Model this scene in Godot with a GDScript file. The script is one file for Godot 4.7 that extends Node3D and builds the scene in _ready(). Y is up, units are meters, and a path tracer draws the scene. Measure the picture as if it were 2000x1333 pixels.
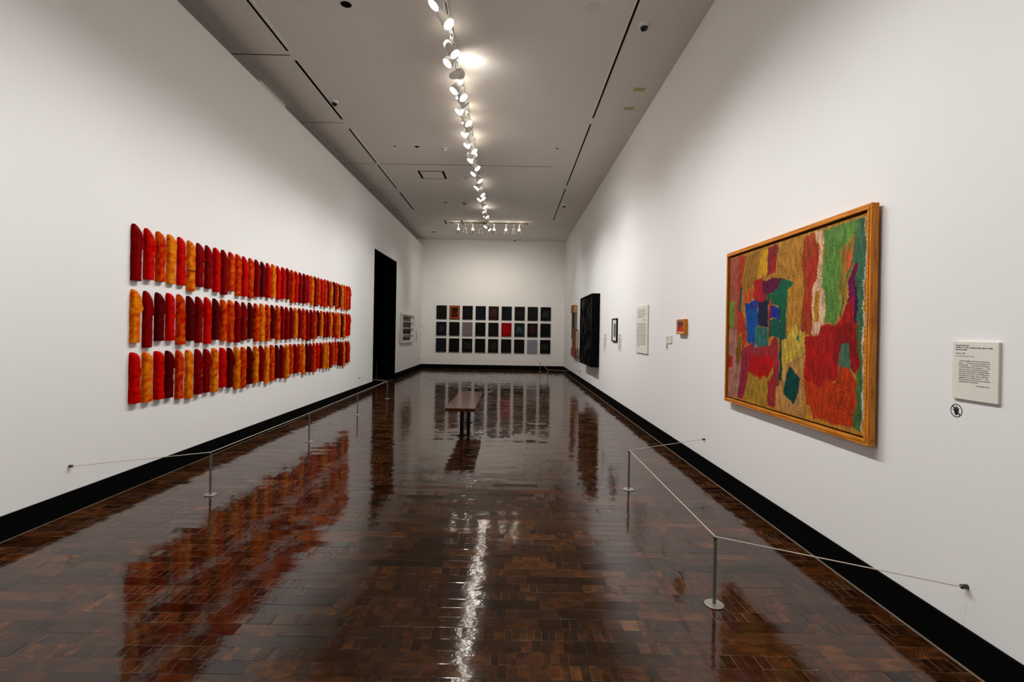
extends Node3D
# A long white gallery: red cast blades on the left wall, a grid of dark panels on the end wall, paintings on the right wall.
# Units are metres, y is up, the camera stands at the origin and looks along -z.

const XL := -3.573      # face of the left partition
const XR := 2.1915      # face of the right wall
const YC := 5.233       # ceiling
const YP := 4.986       # top of the left partition
const ZB := -20.221     # face of the end wall
const ZF := 4.6         # wall behind the camera
const DOOR_A := -13.06
const DOOR_B := -15.61
const DOOR_H := 3.666

var M := {}
var taken := {}
var rng := RandomNumberGenerator.new()
var noise := FastNoiseLite.new()

# ---------------------------------------------------------------- mesh helpers
class MB:
	var v := PackedVector3Array()
	var n := PackedVector3Array()
	var uv := PackedVector2Array()
	var c := PackedColorArray()
	var col := Color(1, 1, 1)

	func tri(a: Vector3, b: Vector3, d: Vector3, na: Vector3, nb: Vector3, nd: Vector3, ua := Vector2.ZERO, ub := Vector2.ZERO, ud := Vector2.ZERO) -> void:
		# front faces run clockwise: turn the triangle when it does not
		if (b - a).cross(d - a).dot(na + nb + nd) > 0.0:
			v.append_array([a, d, b]); n.append_array([na, nd, nb]); uv.append_array([ua, ud, ub])
		else:
			v.append_array([a, b, d]); n.append_array([na, nb, nd]); uv.append_array([ua, ub, ud])
		c.append_array([col, col, col])

	func quad(a: Vector3, b: Vector3, d: Vector3, e: Vector3, nn: Vector3, ua := Vector2(0, 1), ub := Vector2(1, 1), ud := Vector2(1, 0), ue := Vector2(0, 0)) -> void:
		tri(a, b, d, nn, nn, nn, ua, ub, ud)
		tri(a, d, e, nn, nn, nn, ua, ud, ue)

	func qflat(a: Vector3, b: Vector3, d: Vector3, e: Vector3, out: Vector3) -> void:
		var nn := (d - a).cross(e - b).normalized()
		if nn.dot(out) < 0.0:
			nn = -nn
		quad(a, b, d, e, nn)

	# a box from lo to hi with chamfered edges
	func box(lo: Vector3, hi: Vector3, b := 0.0, t := Transform3D.IDENTITY) -> void:
		b = minf(b, 0.45 * minf(hi.x - lo.x, minf(hi.y - lo.y, hi.z - lo.z)))
		var ce := (lo + hi) / 2.0
		var h := (hi - lo) / 2.0
		for ax in 3:
			var i := (ax + 1) % 3
			var j := (ax + 2) % 3
			for s in [-1.0, 1.0]:
				var nn := Vector3.ZERO
				nn[ax] = s
				var p := []
				for k in [[-1, -1], [1, -1], [1, 1], [-1, 1]]:
					var q := ce
					q[ax] += s * h[ax]
					q[i] += k[0] * (h[i] - b)
					q[j] += k[1] * (h[j] - b)
					p.append(t * q)
				quad(p[0], p[1], p[2], p[3], (t.basis * nn).normalized())
		if b <= 0.0:
			return
		for ax in 3:
			var i := (ax + 1) % 3
			var j := (ax + 2) % 3
			for si in [-1.0, 1.0]:
				for sj in [-1.0, 1.0]:
					var p := []
					for k in [[-1, 0], [1, 0], [1, 1], [-1, 1]]:
						var q := ce
						q[ax] += k[0] * (h[ax] - b)
						q[i] += si * (h[i] - (b if k[1] == 1 else 0.0))
						q[j] += sj * (h[j] - (b if k[1] == 0 else 0.0))
						p.append(t * q)
					var nn := Vector3.ZERO
					nn[i] = si
					nn[j] = sj
					quad(p[0], p[1], p[2], p[3], (t.basis * nn).normalized())
		for sx in [-1.0, 1.0]:
			for sy in [-1.0, 1.0]:
				for sz in [-1.0, 1.0]:
					var s := Vector3(sx, sy, sz)
					var nn := (t.basis * s).normalized()
					var a := t * (ce + s * (h - Vector3(0, b, b)))
					var d := t * (ce + s * (h - Vector3(b, 0, b)))
					var e := t * (ce + s * (h - Vector3(b, b, 0)))
					tri(a, d, e, nn, nn, nn)

	# profile [[r, y], ...] turned about the y axis of t
	func lathe(profile: Array, seg := 24, t := Transform3D.IDENTITY) -> void:
		for k in profile.size() - 1:
			var r0: float = profile[k][0]
			var y0: float = profile[k][1]
			var r1: float = profile[k + 1][0]
			var y1: float = profile[k + 1][1]
			var slope := Vector2(y1 - y0, r0 - r1).normalized()  # (outward, up) for a profile that runs upwards on the outside
			for s in seg:
				var a0 := TAU * s / seg
				var a1 := TAU * (s + 1) / seg
				var d0 := Vector3(cos(a0), 0, sin(a0))
				var d1 := Vector3(cos(a1), 0, sin(a1))
				var n0 := (t.basis * (d0 * slope.x + Vector3.UP * slope.y)).normalized()
				var n1 := (t.basis * (d1 * slope.x + Vector3.UP * slope.y)).normalized()
				var p00 := t * (d0 * r0 + Vector3.UP * y0)
				var p01 := t * (d1 * r0 + Vector3.UP * y0)
				var p10 := t * (d0 * r1 + Vector3.UP * y1)
				var p11 := t * (d1 * r1 + Vector3.UP * y1)
				if r0 > 0.00001:
					tri(p00, p01, p11, n0, n1, n1)
				if r1 > 0.00001:
					tri(p00, p11, p10, n0, n1, n0)

	func tube(path: Array, r: float, seg := 8) -> void:
		for k in path.size() - 1:
			var a: Vector3 = path[k]
			var b: Vector3 = path[k + 1]
			var d := (b - a).normalized()
			var side := d.cross(Vector3.UP if absf(d.y) < 0.9 else Vector3.RIGHT).normalized()
			var up := side.cross(d)
			for s in seg:
				var n0 := side * cos(TAU * s / seg) + up * sin(TAU * s / seg)
				var n1 := side * cos(TAU * (s + 1) / seg) + up * sin(TAU * (s + 1) / seg)
				tri(a + n0 * r, a + n1 * r, b + n1 * r, n0, n1, n1)
				tri(a + n0 * r, b + n1 * r, b + n0 * r, n0, n1, n0)
			for e in [[a, -d], [b, d]]:
				for s in seg:
					var n0 := side * cos(TAU * s / seg) + up * sin(TAU * s / seg)
					var n1 := side * cos(TAU * (s + 1) / seg) + up * sin(TAU * (s + 1) / seg)
					tri(e[0], e[0] + n0 * r, e[0] + n1 * r, e[1], e[1], e[1])

	# a flat polygon (points in the xy plane) pushed out along z
	func prism(pts: PackedVector2Array, z0: float, z1: float, t := Transform3D.IDENTITY) -> void:
		var ix := Geometry2D.triangulate_polygon(pts)
		var nz := (t.basis * Vector3(0, 0, 1)).normalized()
		for k in range(0, ix.size(), 3):
			var a := pts[ix[k]]
			var b := pts[ix[k + 1]]
			var d := pts[ix[k + 2]]
			tri(t * Vector3(a.x, a.y, z1), t * Vector3(b.x, b.y, z1), t * Vector3(d.x, d.y, z1), nz, nz, nz)
			tri(t * Vector3(a.x, a.y, z0), t * Vector3(b.x, b.y, z0), t * Vector3(d.x, d.y, z0), -nz, -nz, -nz)
		var cw := Geometry2D.is_polygon_clockwise(pts)
		for k in pts.size():
			var a := pts[k]
			var b := pts[(k + 1) % pts.size()]
			var o := (b - a).orthogonal().normalized() * (1.0 if cw else -1.0)
			var o3 := (t.basis * Vector3(o.x, o.y, 0)).normalized()
			quad(t * Vector3(a.x, a.y, z0), t * Vector3(b.x, b.y, z0), t * Vector3(b.x, b.y, z1), t * Vector3(a.x, a.y, z1), o3)

	func mesh() -> ArrayMesh:
		var arr := []
		arr.resize(Mesh.ARRAY_MAX)
		arr[Mesh.ARRAY_VERTEX] = v
		arr[Mesh.ARRAY_NORMAL] = n
		arr[Mesh.ARRAY_TEX_UV] = uv
		arr[Mesh.ARRAY_COLOR] = c
		var m := ArrayMesh.new()
		m.add_surface_from_arrays(Mesh.PRIMITIVE_TRIANGLES, arr)
		return m


func numbered(called: String) -> String:
	taken[called] = taken.get(called, -1) + 1
	return called if taken[called] == 0 else "%s_%03d" % [called, taken[called]]


func thing(called: String, label: String, category: String, at := Vector3.ZERO, turn := Basis.IDENTITY, group := "") -> Node3D:
	var o := Node3D.new()
	o.name = numbered(called)
	add_child(o)
	o.transform = Transform3D(turn, at)
	tag(o, label, category, group)
	return o


func tag(o: Node3D, label: String, category: String, group := "") -> void:
	o.set_meta("label", label)
	o.set_meta("category", category)
	if group:
		o.set_meta("group", group)


func part(called: String, mb: MB, m: Material, parent: Node3D, label := "") -> MeshInstance3D:
	return part_mesh(called, mb.mesh(), m, parent, label)


func part_mesh(called: String, mesh: Mesh, m: Material, parent: Node3D, label := "") -> MeshInstance3D:
	var o := MeshInstance3D.new()
	o.name = called
	o.mesh = mesh
	o.material_override = m
	if label:
		o.set_meta("label", label)
	parent.add_child(o, true)
	return o


func structure(called: String, mb: MB, m: Material) -> MeshInstance3D:
	var o := part_mesh(called, mb.mesh(), m, self)
	o.set_meta("kind", "structure")
	return o


func boxed(called: String, lo: Vector3, hi: Vector3, bevel: float, m: Material, parent: Node3D, label := "") -> MeshInstance3D:
	var mb := MB.new()
	mb.box(lo, hi, bevel)
	return part(called, mb, m, parent, label)


func mat(called: String, color: Color, rough := 0.6, metal := 0.0, spec := 0.5) -> StandardMaterial3D:
	var m := StandardMaterial3D.new()
	m.resource_name = called
	m.albedo_color = color
	m.roughness = rough
	m.metallic = metal
	m.metallic_specular = spec
	M[called] = m
	return m


func srgb(r: int, g: int, b: int) -> Color:
	return Color8(r, g, b)


# frames of things that hang on a wall: x to the right for someone who faces the wall, y up, z out of the wall
func on_right() -> Basis:
	return Basis(Vector3(0, 0, 1), Vector3.UP, Vector3(-1, 0, 0))


func on_left() -> Basis:
	return Basis(Vector3(0, 0, -1), Vector3.UP, Vector3(1, 0, 0))


func ordinal(i: int) -> String:
	var ones := ["", "first", "second", "third", "fourth", "fifth", "sixth", "seventh", "eighth", "ninth", "tenth", "eleventh", "twelfth", "thirteenth", "fourteenth", "fifteenth", "sixteenth", "seventeenth", "eighteenth", "nineteenth", "twentieth"]
	return ones[i]


func _ready() -> void:
	rng.seed = 20240
	noise.seed = 7
	noise.frequency = 1.0
	noise.fractal_octaves = 3

	# ---------------------------------------------------------------- camera
	var cam := Camera3D.new()
	cam.name = "camera"
	cam.projection = Camera3D.PROJECTION_FRUSTUM
	cam.near = 0.05
	cam.far = 60.0
	cam.size = 0.05 * 1333.0 / 975.0
	cam.frustum_offset = Vector2(0.05 * 3.93 / 975.0, -0.05 * 17.08 / 975.0)
	cam.transform = Transform3D(Basis(Vector3.UP, -0.00032) * Basis(Vector3.RIGHT, -0.00158) * Basis(Vector3.BACK, 0.01738), Vector3(0, 1.55, 0))
	add_child(cam)
	cam.current = true

	# ---------------------------------------------------------------- surroundings and exposure
	var env := Environment.new()
	env.background_mode = Environment.BG_COLOR
	env.background_color = Color.BLACK
	env.ambient_light_source = Environment.AMBIENT_SOURCE_DISABLED
	env.tonemap_mode = Environment.TONE_MAPPER_LINEAR
	env.tonemap_exposure = 1.0
	env.sdfgi_enabled = true
	env.ssao_enabled = true
	env.ssil_enabled = true
	var we := WorldEnvironment.new()
	we.name = "surroundings"
	we.environment = env
	add_child(we)

	make_materials()
	build_shell()
	build_floor()
	build_ceiling()
	build_lights()
	build_blades()
	build_end_wall()
	build_right_wall()
	build_left_far()
	build_barriers()
	build_bench()
	build_ceiling_fittings()


# ---------------------------------------------------------------- materials and computed textures
func tex(img: Image) -> ImageTexture:
	return ImageTexture.create_from_image(img)


func noise_tex(freq: float, octaves: int, size := 512, ramp: Gradient = null, normal := false, strength := 4.0, kind := FastNoiseLite.TYPE_SIMPLEX_SMOOTH) -> NoiseTexture2D:
	var f := FastNoiseLite.new()
	f.seed = 11 + int(freq * 1000.0) % 97
	f.frequency = freq
	f.noise_type = kind
	f.fractal_octaves = octaves
	var t := NoiseTexture2D.new()
	t.width = size
	t.height = size
	t.seamless = true
	t.noise = f
	if ramp:
		t.color_ramp = ramp
	t.as_normal_map = normal
	t.bump_strength = strength
	return t


func ramp(stops: Array) -> Gradient:
	var g := Gradient.new()
	var o := PackedFloat32Array()
	var c := PackedColorArray()
	for s in stops:
		o.append(s[0])
		c.append(s[1])
	g.offsets = o
	g.colors = c
	return g


func make_materials() -> void:
	var wall := mat("white_paint", srgb(234, 233, 230), 0.75, 0.0, 0.35)
	wall.uv1_triplanar = true
	wall.uv1_world_triplanar = true
	wall.uv1_scale = Vector3.ONE * 1.5
	wall.normal_enabled = true
	wall.normal_texture = noise_tex(0.03, 4, 512, null, true, 1.2)
	wall.normal_scale = 0.12
	var ceil := mat("ceiling_paint", srgb(222, 217, 210), 0.85, 0.0, 0.3)
	ceil.uv1_triplanar = true
	ceil.uv1_world_triplanar = true
	ceil.uv1_scale = Vector3.ONE * 0.5
	ceil.normal_enabled = true
	ceil.normal_texture = wall.normal_texture
	ceil.normal_scale = 0.1
	mat("trim_white", srgb(226, 222, 214), 0.6)
	mat("black_base", srgb(9, 9, 9), 0.65, 0.0, 0.1)
	mat("black_lining", srgb(7, 7, 7), 0.85, 0.0, 0.15)
	mat("slot_dark", srgb(10, 10, 10), 0.9, 0.0, 0.1)
	mat("dark_grey", srgb(58, 57, 55), 0.7)
	mat("floor_edge", srgb(120, 108, 92), 0.7)
	mat("steel", srgb(112, 110, 106), 0.42, 0.35)
	mat("steel_base", srgb(178, 174, 166), 0.42, 0.8)
	mat("anchor_metal", srgb(74, 72, 70), 0.4, 0.8)
	mat("elastic_cord", srgb(206, 196, 176), 0.8)
	mat("fitting_white", srgb(232, 229, 222), 0.35)
	mat("cross_rail", srgb(120, 114, 106), 0.6)
	mat("track_black", srgb(16, 16, 16), 0.6)
	mat("fitting_plastic", srgb(214, 208, 198), 0.45)
	mat("lens_black", srgb(8, 8, 9), 0.12)
	mat("brass", srgb(150, 120, 70), 0.4, 0.8)
	mat("label_board", srgb(224, 219, 208), 0.7)
	mat("print_black", srgb(24, 22, 22), 0.7)
	mat("print_grey", srgb(96, 92, 88), 0.7)
	mat("canvas_edge", srgb(20, 16, 14), 0.8)
	mat("tape", srgb(190, 170, 128), 0.7)
	mat("black_frame", srgb(12, 12, 12), 0.6, 0.0, 0.12)
	mat("bench_metal", srgb(16, 15, 15), 0.4, 0.5)
	var lamp := mat("lamp_glow", srgb(255, 246, 230), 0.5)
	lamp.emission_enabled = true
	lamp.emission = srgb(255, 247, 236)
	lamp.emission_energy_multiplier = 60.0
	var vent := mat("lamp_vent_glow", srgb(255, 246, 230), 0.5)
	vent.emission_enabled = true
	vent.emission = srgb(255, 246, 232)
	vent.emission_energy_multiplier = 3.0

	# wood of the picture frames
	var fw := mat("amber_wood", srgb(222, 140, 42), 0.45, 0.0, 0.35)
	fw.uv1_triplanar = true
	fw.uv1_scale = Vector3(1.2, 16.0, 16.0)
	fw.albedo_texture = noise_tex(0.012, 3, 256, ramp([[0.0, srgb(178, 158, 140)], [0.45, srgb(235, 226, 214)], [1.0, srgb(255, 255, 255)]]))
	var fv: StandardMaterial3D = fw.duplicate()
	fv.uv1_scale = Vector3(16.0, 1.2, 16.0)
	M["amber_wood_upright"] = fv
	var dw := mat("bench_wood", srgb(98, 54, 38), 0.16, 0.0, 0.24)
	dw.uv1_triplanar = true
	dw.uv1_scale = Vector3(10.0, 10.0, 0.8)
	dw.albedo_texture = noise_tex(0.02, 4, 256, ramp([[0.0, srgb(150, 130, 120)], [0.5, srgb(225, 215, 205)], [1.0, srgb(255, 255, 255)]]))
	for w in [["wood_rust", 150, 52, 26], ["wood_tan", 216, 172, 110], ["wood_pale", 208, 192, 166], ["wood_brown", 142, 74, 38], ["wood_dark", 44, 28, 24], ["wood_grey", 150, 138, 124]]:
		var sm := mat(w[0], srgb(w[1], w[2], w[3]), 0.7)
		sm.uv1_triplanar = true
		sm.uv1_scale = Vector3(20.0, 2.0, 20.0)
		sm.albedo_texture = fw.albedo_texture

	# cast red and amber pieces: colour per vertex, specks from the texture, some light passes through
	var specks := noise_tex(0.055, 3, 256, ramp([[0.0, srgb(60, 16, 8)], [0.22, srgb(120, 56, 40)], [0.31, srgb(236, 222, 214)], [1.0, srgb(255, 255, 255)]]))
	var soft := noise_tex(0.02, 4, 256, ramp([[0.0, srgb(190, 176, 176)], [0.5, srgb(240, 236, 236)], [1.0, srgb(255, 255, 255)]]))
	for g in [["cast_deep", Color(0.10, 0.0, 0.0), 0.0], ["cast_red", Color(0.30, 0.03, 0.02), 0.0], ["cast_amber", Color(0.55, 0.26, 0.05), 1.0]]:
		var gm := mat(g[0], Color.WHITE, 0.34, 0.0, 0.1)
		gm.vertex_color_use_as_albedo = true
		gm.uv1_triplanar = true
		gm.uv1_scale = Vector3.ONE * (8.0 if g[2] > 0.5 else 3.0)
		gm.albedo_texture = specks if g[2] > 0.5 else soft
		gm.backlight_enabled = true
		gm.backlight = g[1]
		gm.normal_enabled = true
		gm.normal_texture = noise_tex(0.04, 3, 256, null, true, 3.0)
		gm.normal_scale = 0.15

	# varnished wood blocks
	var fl := mat("varnished_blocks", Color.WHITE, 0.075, 0.0, 0.43)
	fl.vertex_color_use_as_albedo = true
	fl.albedo_texture = tex(block_grain())
	fl.normal_enabled = true
	fl.normal_texture = noise_tex(0.035, 4, 1024, null, true, 3.0)
	fl.normal_scale = 0.045
	mat("joint_dark", srgb(60, 50, 40), 0.8, 0.0, 0.2)


# 1.6 m square of grain: bands 0-9 end grain with growth rings, bands 10-15 straight grain
func block_grain() -> Image:
	var s := 1024
	var data := PackedByteArray()
	data.resize(s * s * 3)
	var r := RandomNumberGenerator.new()
	r.seed = 5
	var f := FastNoiseLite.new()
	f.seed = 3
	f.frequency = 0.012
	f.fractal_octaves = 2
	for band in 16:
		var cx := 0.0
		var cy := 0.0
		var until := 0
		var pitch := 3.0
		for x in s:
			if x >= until:
				until = x + r.randi_range(26, 150)
				cx = x + r.randf_range(-40.0, 120.0)
				cy = r.randf_range(-90.0, 150.0)
				pitch = r.randf_range(2.2, 4.6)
			for yy in 64:
				var y := band * 64 + yy
				var blot := f.get_noise_2d(x, y * 1.7) * 0.5 + 0.5
				var w: float
				if band < 10:
					var d := sqrt((x - cx) * (x - cx) + (yy - cy) * (yy - cy)) + blot * 9.0
					w = 0.5 + 0.5 * sin(d / pitch * TAU * 0.5)
					w = w * w
				else:
					w = 0.5 + 0.5 * sin((yy + blot * 22.0) * 0.55)
					w = 0.5 + 0.5 * w
				var k := 0.56 + (0.26 if band % 5 == 0 else 0.12) * w + 0.5 * (blot - 0.42)
				k = clampf(k, 0.15, 1.0)
				var o := (y * s + x) * 3
				data[o] = int(255.0 * k)
				data[o + 1] = int(245.0 * k * (0.9 + 0.1 * w))
				data[o + 2] = int(230.0 * k * (0.85 + 0.15 * w))
	for k in 900:   # pale flecks and short scratches in the varnish
		var fx := r.randi_range(0, s - 1)
		var fy := r.randi_range(0, s - 1)
		var v := r.randi_range(90, 220)
		for j in (r.randi_range(1, 3) if k % 9 else r.randi_range(6, 22)):
			var o := (((fy + j / 3) % s) * s + (fx + j) % s) * 3
			data[o] = maxi(data[o], v)
			data[o + 1] = maxi(data[o + 1], v)
			data[o + 2] = maxi(data[o + 2], v)
	return Image.create_from_data(s, s, false, Image.FORMAT_RGB8, data)


# ---------------------------------------------------------------- the room
func build_shell() -> void:
	var w: Material = M.white_paint
	var mb := MB.new()
	mb.box(Vector3(XL - 0.41, 0, DOOR_A), Vector3(XL, YP, ZF), 0.0)
	mb.box(Vector3(XL - 0.41, 0, ZB), Vector3(XL, YP, DOOR_B), 0.0)
	mb.box(Vector3(XL - 0.41, DOOR_H, DOOR_B), Vector3(XL, YP, DOOR_A), 0.0)
	structure("wall_left", mb, w)
	mb = MB.new()
	mb.box(Vector3(XR, 0, ZB - 0.2), Vector3(XR + 0.2, YC + 0.3, ZF + 0.2), 0.0)
	structure("wall_right", mb, w)
	mb = MB.new()
	mb.box(Vector3(-6.6, 0, ZB - 0.2), Vector3(XR, YC + 0.3, ZB), 0.0)
	structure("wall_back", mb, w)
	mb = MB.new()
	mb.box(Vector3(-6.6, 0, ZF), Vector3(XR, YC + 0.3, ZF + 0.2), 0.0)
	structure("wall_front", mb, w)
	mb = MB.new()
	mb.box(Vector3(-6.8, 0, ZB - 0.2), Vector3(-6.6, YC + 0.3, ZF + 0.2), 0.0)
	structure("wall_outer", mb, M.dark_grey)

	# baseboards
	mb = MB.new()
	mb.box(Vector3(XL, 0, DOOR_A), Vector3(XL + 0.015, 0.181, ZF), 0.002)
	mb.box(Vector3(XL, 0, ZB), Vector3(XL + 0.015, 0.181, DOOR_B), 0.002)
	structure("baseboard_left", mb, M.black_base)
	mb = MB.new()
	mb.box(Vector3(XR - 0.015, 0, ZB), Vector3(XR, 0.181, ZF), 0.002)
	structure("baseboard_right", mb, M.black_base)
	mb = MB.new()
	mb.box(Vector3(XL + 0.015, 0, ZB), Vector3(XR - 0.015, 0.176, ZB + 0.015), 0.002)
	structure("baseboard_back", mb, M.black_base)
	mb = MB.new()
	mb.box(Vector3(XR - 0.027, 0.0, ZB + 0.015), Vector3(XR - 0.0151, 0.004, ZF), 0.001)
	structure("trim_1", mb, M.floor_edge)
	mb = MB.new()
	mb.box(Vector3(XL + 0.0151, 0.0, DOOR_A), Vector3(XL + 0.02, 0.003, ZF), 0.0005)
	structure("trim_2", mb, M.floor_edge)

	# black-lined doorway with a second, lower opening behind it
	var d := Node3D.new()
	d.name = "door_1"
	d.set_meta("kind", "structure")
	add_child(d)
	var x0 := XL - 0.412
	boxed("jamb", Vector3(x0, 0, DOOR_B - 0.001), Vector3(XL + 0.003, DOOR_H, DOOR_B + 0.03), 0.002, M.black_lining, d)
	boxed("jamb", Vector3(x0, 0, DOOR_A - 0.03), Vector3(XL + 0.003, DOOR_H, DOOR_A + 0.001), 0.002, M.black_lining, d)
	boxed("head", Vector3(x0, DOOR_H - 0.03, DOOR_B + 0.03), Vector3(XL + 0.003, DOOR_H, DOOR_A - 0.03), 0.002, M.black_lining, d)
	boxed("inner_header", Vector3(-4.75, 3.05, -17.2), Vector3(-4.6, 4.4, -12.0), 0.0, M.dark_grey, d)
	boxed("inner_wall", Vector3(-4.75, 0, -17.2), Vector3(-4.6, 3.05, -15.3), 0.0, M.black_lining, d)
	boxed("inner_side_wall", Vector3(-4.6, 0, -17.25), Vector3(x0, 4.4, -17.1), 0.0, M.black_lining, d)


func build_ceiling() -> void:
	var c := Node3D.new()
	c.name = "ceiling"
	c.set_meta("kind", "structure")
	add_child(c)
	var cp: Material = M.ceiling_paint
	var seams := [ZF, 2.0, -0.2, -2.4, -4.57, -6.752, -8.945, -11.12, -13.26, -15.385, -17.7, ZB]
	var g := 0.012
	var top := YC + 0.06
	for i in seams.size() - 1:   # panels between the left slot and beyond the partition
		boxed("ceiling_panel", Vector3(-6.6, YC, seams[i + 1] + g), Vector3(-3.04, top, seams[i] - (0.0 if i == 0 else g)), 0.002, cp, c)
	# the broad middle field
	boxed("ceiling_field", Vector3(-3.0, YC, -11.12 + 0.016), Vector3(1.345, top, ZF), 0.002, cp, c)
	boxed("ceiling_field", Vector3(-3.0, YC, -17.68 + 0.014), Vector3(1.345, top, -11.12 - 0.016), 0.002, cp, c)
	boxed("ceiling_field", Vector3(-3.0, YC, ZB), Vector3(1.345, top, -17.68 - 0.014), 0.002, cp, c)
	boxed("ceiling_field", Vector3(0.9, YC, -11.136), Vector3(1.345, top, -11.104), 0.0, cp, c)
	boxed("ceiling_field", Vector3(0.85, YC, -17.694), Vector3(1.345, top, -17.666), 0.0, cp, c)
	boxed("ceiling_strip", Vector3(1.375, YC, ZB), Vector3(XR, top, ZF), 0.002, cp, c)
	# closed stretches of the two slots
	for z in [[ZF, -2.3], [-4.4, -4.7], [-6.655, -6.88], [-8.8, -9.2], [-11.06, -11.18], [-13.05, -13.39], [-15.32, ZB]]:
		boxed("slot_cover", Vector3(-3.0401, YC, z[1]), Vector3(-2.9999, top, z[0]), 0.0, cp, c)
	for z in [[ZF, -2.3], [-5.05, -5.2], [-8.565, -8.81], [-12.53, -12.79], [-16.46, ZB]]:
		boxed("slot_cover", Vector3(1.3449, YC, z[1]), Vector3(1.3751, top, z[0]), 0.0, cp, c)
	boxed("slab", Vector3(-6.6, top + 0.06, ZB), Vector3(XR, top + 0.2, ZF), 0.0, M.slot_dark, c)
	# black channels in the slots and seams
	boxed("slot_channel", Vector3(-3.0402, YC + 0.004, -15.3), Vector3(-2.9998, top, ZF), 0.0, M.slot_dark, c)
	boxed("slot_channel", Vector3(1.3448, YC + 0.004, -16.4), Vector3(1.3752, top, ZF), 0.0, M.slot_dark, c)
	for i in range(1, seams.size() - 1):
		boxed("seam_channel", Vector3(-6.6, YC + 0.004, seams[i] - g - 0.0001), Vector3(-3.04, top, seams[i] + g + 0.0001), 0.0, M.slot_dark, c)
	for sz in [-11.12, -17.68]:
		boxed("seam_channel", Vector3(-3.0, YC + 0.004, sz - 0.0161), Vector3(0.86, top, sz + 0.0161), 0.0, M.slot_dark, c)
	# pale flanges beside the slots
	for z in [[-4.75, -6.66], [-9.2, -13.02]]:
		boxed("slot_flange", Vector3(-2.998, YC - 0.012, z[1]), Vector3(-2.955, YC + 0.004, z[0]), 0.002, M.trim_white, c)
	for z in [[-5.25, -8.7], [-8.81, -12.53], [-12.79, -16.46]]:
		boxed("slot_flange", Vector3(1.322, YC - 0.010, z[1]), Vector3(1.344, YC + 0.004, z[0]), 0.002, M.trim_white, c)


# ---------------------------------------------------------------- floor of varnished wood blocks
func add_block(mb: MB, x0: float, x1: float, z0: float, z1: float, r: RandomNumberGenerator, shift := Vector3.ZERO) -> void:
	# tone of the block, and stains that run across several blocks
	var tone := r.randf()
	var base := Color(0.046, 0.0180, 0.0062)
	if tone < 0.16:
		base = Color(0.027, 0.0122, 0.0054)
	elif tone < 0.45:
		base = Color(0.034, 0.0142, 0.0056)
	elif tone > 0.9:
		base = Color(0.062, 0.0235, 0.0066)
	var stain := 1.0 + 0.9 * noise.get_noise_2d((x0 + shift.x) * 2.2, (z0 + shift.z) * 3.4)
	var k := r.randf_range(0.85, 1.18) * 2.3 * clampf(stain, 0.45, 1.5)
	var body_col := Color(base.r * k, base.g * k, base.b * k)
	var worn := r.randf_range(0.3, 0.95) if r.randf() < 0.65 else 0.05
	var edge_col := body_col.lerp(Color(0.30, 0.25, 0.19), worn)
	mb.col = body_col
	var tx := r.randfn(0.0, 0.004 * 0.8)
	var tz := r.randfn(0.0, 0.004 * 1.8)
	var lift := r.randf_range(-0.0004, 0.0004)
	var band := r.randi_range(0, 9) if r.randf() < 0.7 else r.randi_range(10, 15)
	var off := Vector2(r.randf() * 1.6, band * 0.1 + 0.002)
	var mx := (x0 + x1) / 2.0
	var mz := (z0 + z1) / 2.0
	var be := 0.0012
	var p := []
	var nn := []
	for q in [[x0 + be, z0 + be], [x1 - be, z0 + be], [x1 - be, z1 - be], [x0 + be, z1 - be]]:
		p.append(Vector3(q[0], lift + clampf((q[0] - mx) * tx + (q[1] - mz) * tz, -0.0011, 0.0011), q[1]))
		nn.append(Vector3(-tx + r.randfn(0.0, 0.004 * 0.8), 1.0, -tz + r.randfn(0.0, 0.004 * 1.5)).normalized())
	var u := []
	for k2 in 4:
		u.append((Vector2(p[k2].x - x0, p[k2].z - z0) + off) / 1.6)
	mb.tri(p[0], p[1], p[2], nn[0], nn[1], nn[2], u[0], u[1], u[2])
	mb.tri(p[0], p[2], p[3], nn[0], nn[2], nn[3], u[0], u[2], u[3])
	mb.col = edge_col
	var e := [Vector3(x0, -0.0022, z0), Vector3(x1, -0.0022, z0), Vector3(x1, -0.0022, z1), Vector3(x0, -0.0022, z1)]
	var dirs := [Vector3.UP, Vector3.UP, Vector3.UP, Vector3.UP]   # worn flat
	for k2 in 4:
		var j := (k2 + 1) % 4
		mb.tri(p[k2], p[j], e[j], dirs[k2], dirs[k2], dirs[k2], u[k2], u[j], u[j])
		mb.tri(p[k2], e[j], e[k2], dirs[k2], dirs[k2], dirs[k2], u[k2], u[j], u[k2])


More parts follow.
